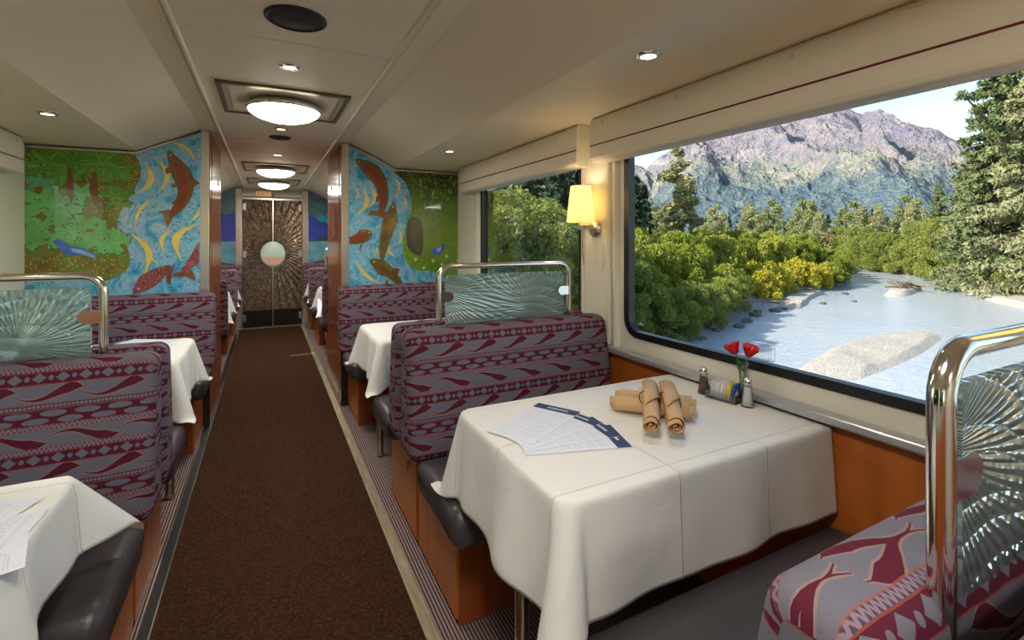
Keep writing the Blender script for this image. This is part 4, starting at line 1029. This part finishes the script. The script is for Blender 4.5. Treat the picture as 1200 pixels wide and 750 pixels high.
def npmesh(name,V,F,mats,smooth=False,mi=None,parent=None):
    me=bpy.data.meshes.new(name); nf,k=F.shape
    me.vertices.add(len(V)); me.vertices.foreach_set('co',V.astype(np.float32).ravel())
    me.loops.add(nf*k); me.loops.foreach_set('vertex_index',F.astype(np.int32).ravel())
    me.polygons.add(nf); me.polygons.foreach_set('loop_start',np.arange(0,nf*k,k,dtype=np.int32)); me.polygons.foreach_set('loop_total',np.full(nf,k,dtype=np.int32))
    for m_ in mats: me.materials.append(m_)
    if mi is not None: me.polygons.foreach_set('material_index',mi.astype(np.int32))
    me.polygons.foreach_set('use_smooth',np.full(nf,smooth))
    me.update(calc_edges=True); me.validate()
    o=bpy.data.objects.new(name,me); COL.objects.link(o)
    if parent is not None: o.parent=parent
    return o
# materials
m=Mat('ground_mat',(110,110,60),.95,spec=.1); v=m.coord('Object'); x,y,z=m.xyz(v); n=m.noise(v,.5,5); n2=m.noise(v,6,4)
peb=m.mix(m.voro(v,3.2),(112,106,96),(160,152,140))
gr=m.ramp(n*.6+n2*.4,[(.35,(78,80,36)),(.5,(120,124,56)),(.7,(158,150,84))])
m.color(m.mix(((z+3.35+(n2-.5)*.5)*3).clamp(),peb,gr)); m.bump(n2+m.voro(v,3.2)*.6,.6,.15); M['ground']=m.m
m=Mat('gravel',(160,152,140),.9,spec=.15); v=m.coord('Object'); n=m.noise(v,1.2,5); m.color(m.mix((m.voro(v,9)*.7+n*.5).clamp(),(136,128,116),(190,182,170))); m.bump(m.voro(v,16)+m.noise(v,3,5),.5,.04); M['gravel']=m.m
m=Mat('river_water',(150,176,186),.13,spec=.5,IOR=1.33); v=m.coord('Object',(1,2.2,1),rot=(0,0,.9)); n=m.noise(v,1.3,5,.62,.8); n3=m.noise(m.coord('Object'),.13,3)
m.color(m.mix(n3,(160,170,180),(186,190,192))); m.bump(n+m.noise(v,5,3)*.3,.55,.10); M['water']=m.m
simple('stone',(96,92,86),.85,spec=.2); simple('driftwood',(112,98,82),.85,spec=.15); simple('bark',(92,78,64),.9,spec=.1); simple('pale_bark',(160,150,130),.85,spec=.1)
def leafmat(k,a,b,c=None,tr=.35):
    m=Mat(k,a,.6,spec=.25); v=m.coord('Object'); n=m.noise(v,1.1,3); n2=m.noise(v,9,2)
    col=m.mix(((n*.6+n2*.6-.25)*1.7).clamp(),a,b)
    if c: 
        oi=m.N('ShaderNodeObjectInfo'); col=m.mix(X(oi.outputs['Random'],m.nt).pw(2.0)*.7,col,c)
    m.color(col); t=m.N('ShaderNodeBsdfTranslucent'); m.L(col,t.inputs[0]); mx=m.N('ShaderNodeMixShader'); mx.inputs[0].default_value=tr
    m.L(m.b.outputs[0],mx.inputs[1]); m.L(t.outputs[0],mx.inputs[2]); m.L(mx.outputs[0],m.nt.nodes['Material Output'].inputs[0]); M[k]=m.m
leafmat('willow_leaf',(158,164,58),(108,124,42),(186,184,84)); leafmat('yellow_leaf',(206,186,60),(170,170,60),None,.4)
leafmat('alder_leaf',(140,150,66),(98,112,50),(162,162,86)); leafmat('grey_leaf',(156,158,108),(120,130,82),(176,168,126)); leafmat('spruce_needle',(118,128,80),(76,92,58),(132,138,96),.2); leafmat('dark_needle',(58,80,54),(40,58,42),None,.1)
leafmat('mossy_needle',(146,150,104),(104,114,74),(160,154,118),.25)
# terrain
def axis(a0,a1,step,far,n):
    core=np.arange(a0,a1+.01,step); g=np.geomspace(step,far,n); return np.concatenate([(a0-np.cumsum(g)[::-1]),core,a1+np.cumsum(g)])
ax_=axis(-10,126,1.1,260,26); ay_=axis(-40,110,1.1,260,26)
Xg,Yg=np.meshgrid(ax_,ay_,indexing='ij'); ins=inside(Xg,Yg,RIV); dd=pdist(Xg,Yg,RIV)
Z=np.where(ins,WZ-.05-np.minimum(dd*.3,1.0),WZ+.02+np.minimum(dd*.32,.9)+ (fbm(Xg*.2,Yg*.2,4,3)-.5)*.9*np.clip(dd/3,0,1))
emb=np.clip((6.0-Xg)/3.2,0,1); Z=np.where((Xg<6.0)&(Yg<60),Z*(1-emb)+(-1.25)*emb,Z)
Z=np.where(Xg<2.8,-1.25,Z)
gm=gridmesh('river_bank_ground',Xg,Yg,Z,M['ground']); gm.name='ground'; struct(gm)
wt=npmesh('river',np.array([(4,-70,WZ),(170,-70,WZ),(170,110,WZ),(4,110,WZ)]),np.array([[0,1,2,3]]),[M['water']]); tag(wt,'pale grey-blue glacial river winding past the large window','river',kind='stuff')
def mound(name,poly,h,label,seed):
    cx=sum(p[0] for p in poly)/len(poly); cy=sum(p[1] for p in poly)/len(poly)
    P=[];N=len(poly)
    for i in range(N):
        p0,p1,p2,p3=[poly[(i+d)%N] for d in (-1,0,1,2)]
        for k in range(6):
            t_=k/6; P.append(tuple(.5*((2*p1[c])+(-p0[c]+p2[c])*t_+(2*p0[c]-5*p1[c]+4*p2[c]-p3[c])*t_*t_+(-p0[c]+3*p1[c]-3*p2[c]+p3[c])*t_**3) for c in (0,1)))
    n=len(P); R=26; V=np.zeros((R,n+1,3))
    for r in range(R):
        f=r/(R-1)
        for i in range(n+1):
            x,y=P[i%n]; V[r,i]=(cx+(x-cx)*f*1.04,cy+(y-cy)*f*1.04,0)
    d=1-np.linspace(0,1,R)[:,None]
    V[...,2]=WZ-.06+h*np.minimum(1,d*3.0)+(fbm(V[...,0]*.7,V[...,1]*.7,4,seed)-.5)*h*.7*np.minimum(1,d*4)
    o=gridmesh(name,V[...,0],V[...,1],V[...,2],M['gravel']); return tag(o,label,'gravel bar')
mound('gravel_bar',[(17.3,11.1),(20.9,12.5),(25.0,13.5),(29.7,13.9),(32.8,13.5),(31.8,12.3),(28.1,11.2),(23.2,10.2),(19.9,9.8),(17.9,9.7)],.26,'broad pale gravel bar in the river below the large window',5)
mound('gravel_bar',[(49.4,23.4),(57.4,26.1),(63.5,26.9),(57.7,24.1),(49.6,21.9)],.40,'small far gravel bar with driftwood on it in midstream',6)
mound('gravel_bar',[(60.5,22.3),(66,24.6),(58,17),(51,12.0),(46,7),(44,8.5),(50,15.5)],.42,'long gravel edge under the spruces on the right bank',8)
mound('gravel_bar',[(32.5,22.2),(36,24.2),(41,26.8),(46.5,28.2),(48,27.6),(42,25.2),(37,22.8),(33.5,21.2)],.32,'pebbly spit below the yellow shrubs on the left bank',9)
def stone(x,y,r,seed):
    rr=random.Random(seed); b=MB(); n=10; 
    prof=[]
    vs=[];m_=6
    for i in range(m_+1):
        ph=PI*i/m_
        for k in range(n):
            q=r*(.75+.4*rr.random()) if 0<i<m_ else r*.8
            vs.append((q*math.sin(ph)*math.cos(2*PI*k/n)*1.3,q*math.sin(ph)*math.sin(2*PI*k/n),q*math.cos(ph)*.6))
    b.add(vs,[(i*n+k,i*n+(k+1)%n,(i+1)*n+(k+1)%n,(i+1)*n+k) for i in range(m_) for k in range(n)],0,smooth=False)
    return b.build('river_stone',M['stone'],loc=(x,y,WZ+r*.15))
for k,(x,y,r) in enumerate([(31.5,21.6,.35),(33,21.9,.25),(34.6,22.3,.4),(36,22.6,.22),(38.5,22.4,.25),(24,18.6,.3),(26,19.6,.35),(28.5,20.9,.4),(22,18.4,.25),(30,21.8,.3),(19.5,17.2,.22),(42,22,.2),(47,25.4,.3)]):
    tag(stone(x,y,r,k),'dark boulder breaking the water along the left bank','boulder','boulders along the left bank')
dw=MB(); rr=random.Random(3)
for k in range(16):
    a=rr.uniform(0,PI); L=rr.uniform(.8,2.2); x,y=55+rr.uniform(-1.2,1.2),24.2+rr.uniform(-.6,.6); z0=WZ+.35+rr.uniform(0,.3)
    dw.tube([(x-L/2*math.cos(a),y-L/2*math.sin(a),z0),(x+L/2*math.cos(a),y+L/2*math.sin(a),z0+rr.uniform(-.1,.45))],.07,6)
tag(dw.build('driftwood_pile',M['driftwood']),'dark tangle of driftwood on the small midstream gravel bar','driftwood',kind='stuff')
for k,(a,b,r,l) in enumerate((((26.5,21.0,-2.6),(33.5,22.6,-3.35),.07,'long bare log leaning from the left bank bushes to the water'),((29,22.0,-2.9),(35.5,23.4,-3.3),.06,'second bare log lying on the left bank by the yellow shrubs'))):
    tag(MB().tube([a,tuple((a[c]+b[c])/2+(.12 if c==2 else 0) for c in range(3)),b],r,8).build('fallen_log',M['driftwood']),l,'log')
# foliage
def leaves(P,size,updir=.35,aspect=1.8,seed=0,droop=0):
    g=np.random.default_rng(seed); n=len(P)
    d=g.normal(size=(n,3)); d[:,2]+=updir; d/=np.linalg.norm(d,axis=1)[:,None]
    t=np.cross(d,g.normal(size=(n,3))); t/=np.linalg.norm(t,axis=1)[:,None]; t[:,2]-=droop; t/=np.linalg.norm(t,axis=1)[:,None]
    b=np.cross(d,t); b/=np.linalg.norm(b,axis=1)[:,None]
    s=(size*g.uniform(.6,1.3,n))[:,None]; t=t*s*aspect; b=b*s
    V=np.stack([P-t,P-b*.8,P+t,P+b*.8],1).reshape(-1,3); F=np.arange(n*4).reshape(-1,4); return V,F
def lumpcloud(n,lumps,seed,shell=.55):
    g=np.random.default_rng(seed); w=np.array([l[3]**2 for l in lumps]); k=g.choice(len(lumps),n,p=w/w.sum()); L=np.array(lumps)
    d=g.normal(size=(n,3)); d/=np.linalg.norm(d,axis=1)[:,None]; r=(shell+(1-shell)*g.random(n)**.5)[:,None]
    return L[k,:3]+d*r*L[k,3:4]*np.array([1,1,.9])
def shrub_proto(name,seed,mat,h=4.6,w=2.1,n=10500,size=.058,stem='bark',spiky=False):
    g=random.Random(seed); lumps=[]
    for k in range(26):
        a=g.uniform(0,2*PI); u=g.random()**.7; z=g.uniform(.12,.86)*h; rad=w*(1-(z/h)**2.2*.75)*u
        lumps.append((rad*math.cos(a),rad*math.sin(a),z,g.uniform(.16,.30)*w*1.2))
    P=lumpcloud(n,lumps,seed)
    # upright sprays on top
    ex=[]
    for k in range(38):
        a=g.uniform(0,2*PI); r=g.random()*w*.95; z0=h*(1-(r/w)**2*.5)*.8; L=g.uniform(.25,.95)
        for q in range(16): ex.append((r*math.cos(a)*(1+.06*q*L/4)+g.gauss(0,.05),r*math.sin(a)+g.gauss(0,.05),z0+L*q/16))
    P=np.vstack([P,np.array(ex)]); P=P[P[:,2]>.05]
    t=thing(name,'x','shrub',(0,0,-500))
    V,F=leaves(P,size,.5,1.9,seed); npmesh('foliage',V,F,[M[mat]],parent=t)
    mb=MB()
    for k in range(7):
        a=g.uniform(0,2*PI); mb.tube([(.1*math.cos(a),.1*math.sin(a),-.2),(.35*w*math.cos(a),.35*w*math.sin(a),.45*h),(.5*w*math.cos(a),.5*w*math.sin(a),.8*h)],[.05,.035,.012],5)
    mb.build('stems',M[stem],t); return t
def tree_proto(name,seed,mat,h=14,w=3.2,n=7000,size=.16,z0=.12,pw=1.2,bark='pale_bark'):
    g=random.Random(seed); lumps=[]
    for k in range(46):
        z=h*(z0+(.97-z0)*g.random()); f=(z/h-z0)/(1-z0); env=w*(math.sin(PI*min(1,f*.86+.14))**.8)*(1-.35*f)
        a=g.uniform(0,2*PI); rad=env*g.random()**.5*.8; lumps.append((rad*math.cos(a),rad*math.sin(a),z,g.uniform(.22,.38)*w*(1-.4*f)))
    P=lumpcloud(n,lumps,seed,.4)
    t=thing(name,'x','tree',(0,0,-500)); V,F=leaves(P,size,.3,1.3,seed); npmesh('foliage',V,F,[M[mat]],parent=t)
    mb=MB().tube([(0,0,-.5),(.1,0,h*.4),(0,.1,h*.9)],[h*.016,h*.011,h*.003],8)
    for l in lumps[:22]: mb.tube([(0,0,max(.5,l[2]-l[3])),(l[0]*.5,l[1]*.5,l[2]-l[3]*.3),(l[0],l[1],l[2])],[.06,.04,.01],5)
    mb.build('trunk',M[bark],t); return t
def spruce_proto(name,seed,mat,h=18,w=3.4,nb=150,per=60,size=.14,gap=.0,bare=0):
    g=random.Random(seed); gn=np.random.default_rng(seed); P=[]; mb=MB().tube([(0,0,-.5),(0,0,h*.5),(0,0,h)],[h*.014,h*.009,.02],8)
    for k in range(nb):
        f=(k+g.random())/nb; z=h*(.05+.94*f); L=w*((1-f)**.75)*g.uniform(.55,1.1)+.25; a=g.uniform(0,2*PI); dr=g.uniform(.18,.55)
        u=gn.random(per)**.7; wd=.32*L*(1-u*.6)
        lat=gn.normal(size=per)*wd*.42
        x=u*L; zz=z-dr*x+.28*dr*x*x/max(L,.1)*1.2 - np.abs(gn.normal(size=per))*.28*(.4+L*.14)
        P.append(np.stack([x*math.cos(a)-lat*math.sin(a),x*math.sin(a)+lat*math.cos(a),zz],1))
        if L>1: mb.tube([(0,0,z),(L*.5*math.cos(a),L*.5*math.sin(a),z-dr*L*.42),(L*.92*math.cos(a),L*.92*math.sin(a),z-dr*L*.62)],[.045,.03,.01],4)
    P=np.vstack(P); t=thing(name,'x','tree',(0,0,-500))
    V,F=leaves(P,size,.15,2.0,seed,droop=.8); npmesh('needles',V,F,[M[mat]],parent=t); mb.build('trunk',M['bark'],t); return t
def gz(x,y):
    X_=np.array([float(x)]);Y_=np.array([float(y)]); d=pdist(X_,Y_,RIV)[0]
    return WZ+.02+min(d*.32,.9)-.15 if not inside(X_,Y_,RIV)[0] else WZ-.1
class Plant:
    def __init__(s,protos): s.p=protos; s.u=set()
    def put(s,i,x,y,sc,label,group=None,z=None,lean=None):
        i%=len(s.p); src=s.p[i]; loc=(x,y,(gz(x,y) if z is None else z)); rz=random.uniform(0,6.28); scl=sc if isinstance(sc,tuple) else (sc,)*3
        if i in s.u: o=dup_fast(src)
        else: s.u.add(i); o=src
        o.location=loc; o.rotation_euler=(lean or (0,0))+(rz,) if lean else (0,0,rz); o.scale=scl; o['label']=label
        if group: o['group']=group
        elif 'group' in o.keys(): del o['group']
        return o
kids={}
def dup_fast(src):
    if src.name not in kids: kids[src.name]=[q for q in COL.objects if q.parent is src]
    r=src.copy(); COL.objects.link(r)
    for q in kids[src.name]: c=q.copy(); COL.objects.link(c); c.parent=r
    return r
willow=Plant([shrub_proto('willow_shrub',s_,'willow_leaf') for s_ in (1,2,3,4)])
yellow=Plant([shrub_proto('yellow_shrub',s_,'yellow_leaf',h=2.2,w=1.5,n=5000,size=.05) for s_ in (11,)])
alder=Plant([shrub_proto('alder_shrub',s_,'alder_leaf',h=5.6,w=2.4,n=13000,size=.052) for s_ in (21,22)])
cotton=Plant([tree_proto('cottonwood_tree',31,'grey_leaf',h=15,w=2.6,n=9000,size=.15),tree_proto('cottonwood_tree',32,'grey_leaf',h=13,w=4.2,n=9000,size=.17,z0=.08)])
spr=Plant([spruce_proto('spruce_tree',s_,mt,h=18,w=w_,nb=230,per=80,size=.11) for s_,mt,w_ in ((41,'spruce_needle',3.6),(42,'mossy_needle',4.4),(43,'spruce_needle',4.0))])
dark=Plant([spruce_proto('spruce_tree',s_,'dark_needle',h=16,w=3.0,nb=110,per=36,size=.22) for s_ in (51,52)])
# left bank thicket: walk along the bank line
def walk(line,step):
    out=[];acc=0
    for (x1,y1),(x2,y2) in zip(line,line[1:]):
        L=math.hypot(x2-x1,y2-y1); n=max(1,int(L/step)); 
        for k in range(n): u=(k+.5)/n; out.append((x1+(x2-x1)*u,y1+(y2-y1)*u,-(y2-y1)/L,(x2-x1)/L))
    return out
ri=random.Random(5); c=0
for off,st,s0 in ((.9,2.4,.66),(4.0,3.0,.95),(8.2,3.6,1.05),(13,4.6,1.12)):
    for (x,y,nx,ny) in walk([(9,15.7)]+LB[2:12],st):
        if 35.5<x<50.5 and off<3: continue
        xx=x+nx*(off+ri.uniform(-.6,.6)); yy=y+ny*(off+ri.uniform(-.6,.6)); c+=1
        willow.put(ri.randrange(4),xx,yy,s0*ri.uniform(.82,1.16),'dense yellow-green willow shrub in the thicket on the left river bank','willow thicket on the left bank')
for k,(x,y,s_) in enumerate(((37.5,26.6,1.0),(40.2,27.9,1.1),(43.2,29.0,.95),(46.5,29.6,1.1),(49.5,29.7,.9),(39.5,29.2,1.0))):
    yellow.put(0,x,y,s_*1.15,'golden yellow autumn shrub at the tip of the left river bank','golden shrubs at the bank tip')
for k,(x,y,s_) in enumerate(((10.2,15.9,.5),(11.8,16.3,.55),(13.4,16.6,.5),(15,17.2,.5),(16.6,17.3,.55),(18.2,17.7,.5),(20,18.4,.5),(22,19.1,.5),(24,20,.45),(26.2,21.3,.5),(28.6,22.5,.45),(12.6,17.4,.7),(16,18.2,.7))):
    alder.put(k,x,y,s_,'low leafy bush overhanging the shaded near water edge of the left bank','low bushes at the near water edge')
for k,(x,y,s_) in enumerate(((7.0,16.6,1.05),(8.6,18.6,1.2),(5.4,15.0,1.0),(9.9,17.2,.95),(4.4,18.5,1.2),(6.6,21,1.3),(11.5,19.6,1.1),(3.6,12.8,.85),(12.8,22,1.2),(8.5,24,1.35))):
    alder.put(k,x,y,s_,'leafy green alder bush right outside the window behind the wall lamp','alder bushes outside the second window',z=-3.0)
for (x,y,s_) in ((14,30,.7),(18,34,.85),(9,30,.75),(23,40,.9),(12,38,.95),(28,41,1.15),(24,36,1.05),(32,47,1.2),(20,31.5,.85)): dark.put(ri.randrange(2),x,y,s_,'dark spruce rising over the alder bushes outside the second window','spruces above the alder bushes')
# far bank shrubs
for off,st in ((1.5,3.2),(5,4.0),(9.5,5.0)):
    for (x,y,nx,ny) in walk([(63,21.4),(75.8,29.8),(80.6,35.6),(85.6,41.2),(101,53),(114,66)],st):
        xx=x-nx*-1*0+ny*off; yy=y-nx*off
        alder.put(ri.randrange(2),xx,yy,ri.uniform(.8,1.15)*(1+.03*off),'rounded green shrub on the far bank where the river bends','shrubs on the far bank at the bend')
cotton.put(0,47.2,45.5,(1.5,1.5,1.08),'tall narrow cottonwood tree standing above the left thicket')
for (x,y,s_) in ((42.3,48.0,.78),(46.0,50.6,.74),(38,47,.72),(51,50,.6)): dark.put(ri.randrange(2),x,y,s_,'dark spruce in the clump just left of the tall cottonwood','spruce clump beside the tall cottonwood')
for (x,y,s_) in ((91.6,76.8,.95),(98.5,73.2,.9),(98.2,67.8,1.0),(120.7,73.2,1.05),(135.6,71.2,1.1),(135.9,65.4,1.0),(84,84,1.0),(76,80,.9),(68,74,.8),(60,66,.7),(110,82,1.1),(128,80,1.15),(118,60,.9),(104,61,.85),(88,66,.75),(78,66,.7),(146,64,1.2),(70,62,.6),(122,66,.9)):
    cotton.put(1,x,y,s_,'grey-green rounded tree in the belt behind the river bend','grey-green trees behind the bend')
for k in range(84):
    u=k/83; a=math.radians(36+u*40+ri.uniform(-.5,.5)); r=ri.uniform(165,215); dark.put(ri.randrange(2),r*math.sin(a),r*math.cos(a),ri.uniform(.6,.85),'dark conifer in the distant tree line at the foot of the mountain','distant conifer line')
for (x,y,i,s_,l) in ((59.8,19.0,0,1.38,'tallest dark green spruce on the right bank, its top above the window'),(57.0,15.6,1,1.2,'mossy spruce at the right edge of the window view'),(64.5,22.6,1,.78,'mossy spruce leaning over the water, left of the tallest spruce'),(72,26,2,.74,'shorter green spruce farther back on the right bank'),(56.0,10.5,2,1.0,'spruce at the far right edge of the view behind the close-up divider'),(68,19,0,1.0,'green spruce standing behind the tallest one on the right bank'),(80,31.5,2,.66,'far green spruce before the grey trees on the right bank'),(62,17.2,2,.62,'low bushy spruce between the tallest spruce and the water')):
    spr.put(i,x,y,s_,l)
for (x,y,s_) in ((96,40.7,.85),(86,37.0,.72)): cotton.put(1,x,y,(s_*.8,s_*.8,s_),'pale sparse autumn tree beside the spruces on the right bank','pale trees beside the spruces')
for (x,y,s_) in ((54.2,14.4,.5),(57,17.3,.5),(60.2,19.5,.45),(64,22,.5),(51.5,10.8,.55),(68,24.4,.55)):
    alder.put(ri.randrange(2),x,y,s_*1.2,'low pale bush at the water edge beneath the right bank spruces','low bushes under the right bank spruces')
# leaning bare spruce over the sky
t=thing('leaning_snag','bare leaning spruce trunk crossing in front of the sky at the right','tree',(66.5,11.0,-3.3))
mb=MB(); A=Vector((0,0,0)); B=Vector((-15.2,7.8,17.0)); pts=[A.lerp(B,q/8)+Vector((0,0,-.6*math.sin(PI*q/8))) for q in range(9)]
mb.tube(pts,[.26-.026*q for q in range(9)],8); mb.build('trunk',M['bark'],t)
gs=random.Random(8); P=[]; mb=MB()
for k in range(46):
    u=.42+.58*gs.random(); p=A.lerp(B,u); d=Vector((gs.gauss(0,1),gs.gauss(0,1),gs.gauss(-.1,.4))).normalized()*gs.uniform(.8,2.4)*(1.25-u*.6); mb.tube([p,p+d*.5+Vector((0,0,.05)),p+d+Vector((0,0,-.25))],[.035,.02,.008],4)
    for q in range(60): f=gs.random()**.7; P.append(tuple(p+d*f+Vector((gs.gauss(0,.13),gs.gauss(0,.13),gs.gauss(-.12,.14)))))
mb.build('branch',M['bark'],t,label='bare side branches of the leaning trunk'); V,F=leaves(np.array(P),.09,.15,2.0,8,.8); npmesh('needles',V,F,[M['spruce_needle']],parent=t)
# trees on the other side of the track
for k,(x,y,i,s_) in enumerate(LEFTTREES):
    (dark if i<2 else cotton).put(i%2,x,y,s_,'tree on the far side of the track outside the left windows','trees beyond the left windows',z=-1.3)
# mountain
az0=math.radians(57); Fw=np.array([math.sin(az0),math.cos(az0)]); Rt=np.array([math.cos(az0),-math.sin(az0)])
RID=[(28,6.5),(34,8.5),(38,9.6),(41.4,8.6),(42.6,8.1),(44,8.9),(46.5,10.6),(50,11.7),(53,12.4),(57,13.1),(59.5,12.9),(60.6,12.9),(61.6,12.8),(63,11.7),(64.3,12.1),(65.9,11.1),(67.4,10.3),(68.5,9.9),(69.6,8.8),(72,7.4),(76,6),(82,5),(90,4)]
AZ=np.radians(np.linspace(26,92,760)); D=np.concatenate([np.linspace(880,2350,300),np.linspace(2360,3000,40)])
rid=np.interp(np.degrees(AZ),[r[0] for r in RID],[r[1] for r in RID])
Ag,Dg=np.meshgrid(AZ,D,indexing='ij')
DR=2200.
Hr=(np.tan(np.radians(rid))*DR)[:,None]
f=np.clip((Dg-900)/(DR-900),0,1.0); prof=f**1.25*.93+.07*f; back=np.clip((Dg-DR)/500,0,1); prof=prof*(1-.55*back)
Xm=Dg*np.sin(Ag); Ym=Dg*np.cos(Ag)
s_=Xm*Rt[0]+Ym*Rt[1]; d_=Xm*Fw[0]+Ym*Fw[1]
warp=(fbm(s_/260,d_/260,3,40)-.5)*160
rg=fbm((s_+warp+d_*.35)/230,(d_+warp)/420,7,60,True,.55)
rg2=fbm((s_-d_*.5+warp)/120,(d_+warp)/260,5,80,True,.55)
sp=fbm((s_+warp)/520,d_/1500,2,91)
amp=np.clip(f*2.2,0,1)*np.clip((1.12-f)*2.2,.14,1)*.8
Zm=Hr*prof+amp*((rg-.42)*190+(rg2-.4)*75+(sp-.5)*120) 
Zm=np.maximum(Zm,-6)-4*(f<=0)
mo=gridmesh('mountain',Xm,Ym,Zm,None,smooth=False) if False else None
m=Mat('mountain_rock',(150,138,140),.95,spec=.05); v=m.coord('Object'); x,y,z=m.xyz(v)
geo=m.N('ShaderNodeNewGeometry'); nz=m.xyz(geo.outputs['Normal'])[2]
n=m.noise(v,.006,6,.6); n2=m.noise(v,.03,6,.65)
rock=m.ramp(n2*.6+n*.4,[(.35,(118,110,122)),(.5,(148,134,130)),(.65,(184,166,148))])
mead=m.ramp(n2,[(.35,(118,132,92)),(.65,(176,164,120))])
forest=m.ramp(n2,[(.35,(70,86,88)),(.55,(98,114,96)),(.7,(128,138,106))])
alt=(z+(n-.5)*260+(n2-.5)*90)
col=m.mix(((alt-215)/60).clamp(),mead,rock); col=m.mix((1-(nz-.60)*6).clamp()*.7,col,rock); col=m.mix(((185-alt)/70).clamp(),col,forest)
m.color(m.mix(.22,col,(136,156,196))); m.bump(n2*2+m.noise(v,.12,4),1.0,15.0); M['mountain']=m.m  # even blue tint paints distance haze into the mountain's own colours
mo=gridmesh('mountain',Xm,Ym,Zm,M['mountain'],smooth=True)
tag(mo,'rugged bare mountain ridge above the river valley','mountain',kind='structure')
# ------------------------------------------------------------------ light
w=bpy.data.worlds.new('World'); scn.world=w; w.use_nodes=True; nt=w.node_tree; bg=nt.nodes['Background']
sky=nt.nodes.new('ShaderNodeTexSky'); sky.sky_type='NISHITA'; sky.sun_disc=False; sky.sun_elevation=math.radians(SUN_EL); sky.sun_rotation=math.radians(SUN_AZ); sky.altitude=200; sky.air_density=1.1; sky.dust_density=.6; sky.ozone_density=1.5
nt.links.new(sky.outputs[0],bg.inputs[0]); bg.inputs[1].default_value=SKY
sl=bpy.data.lights.new('sun','SUN'); sl.energy=SUN; sl.angle=math.radians(.6); sl.color=(1,.93,.82); so=bpy.data.objects.new('sun',sl); COL.objects.link(so)
a=math.radians(SUN_AZ); e=math.radians(SUN_EL); dv=Vector((math.sin(a)*math.cos(e),math.cos(a)*math.cos(e),math.sin(e))); so.rotation_euler=dv.to_track_quat('Z','Y').to_euler(); so.location=(0,0,30)
for y in (2.94,5.61,6.95,.27,-1.3): lamp('AREA','dome_lamp',AREAP,(CX,y,1.955),(0,0,0),(1,.98,.94),.34)
for sg,x in ((1,XR+.12),(-1,XL-.12)):
    for y0,y1 in WIN+WIN2:
        l=bpy.data.lights.new('window_portal','AREA'); l.shape='RECTANGLE'; l.size=WZ1-WZ0; l.size_y=y1-y0; l.cycles.is_portal=True
        o=bpy.data.objects.new('window_portal',l); COL.objects.link(o); o.location=(x,(y0+y1)/2,(WZ0+WZ1)/2); o.rotation_euler=(0,sg*PI/2,0)
# camera
cam=bpy.data.cameras.new('camera'); cam.sensor_width=36; cam.lens=36*565/1200; cam.shift_y=-94.5/1200; cam.clip_start=.03; cam.clip_end=6000
co=bpy.data.objects.new('camera',cam); COL.objects.link(co); co.location=(0,0,1.32); co.rotation_euler=(PI/2,0,-math.atan(288/565)); scn.camera=co
vs=scn.view_settings; vs.view_transform='Standard'; vs.look='None'; vs.gamma=1; vs.use_curve_mapping=False; vs.exposure=EXPO
cy=scn.cycles; cy.use_denoising=True; cy.max_bounces=10; cy.diffuse_bounces=5; cy.glossy_bounces=4; cy.transmission_bounces=8; cy.transparent_max_bounces=12; cy.sample_clamp_indirect=6; cy.caustics_reflective=False; cy.caustics_refractive=False; cy.blur_glossy=.5
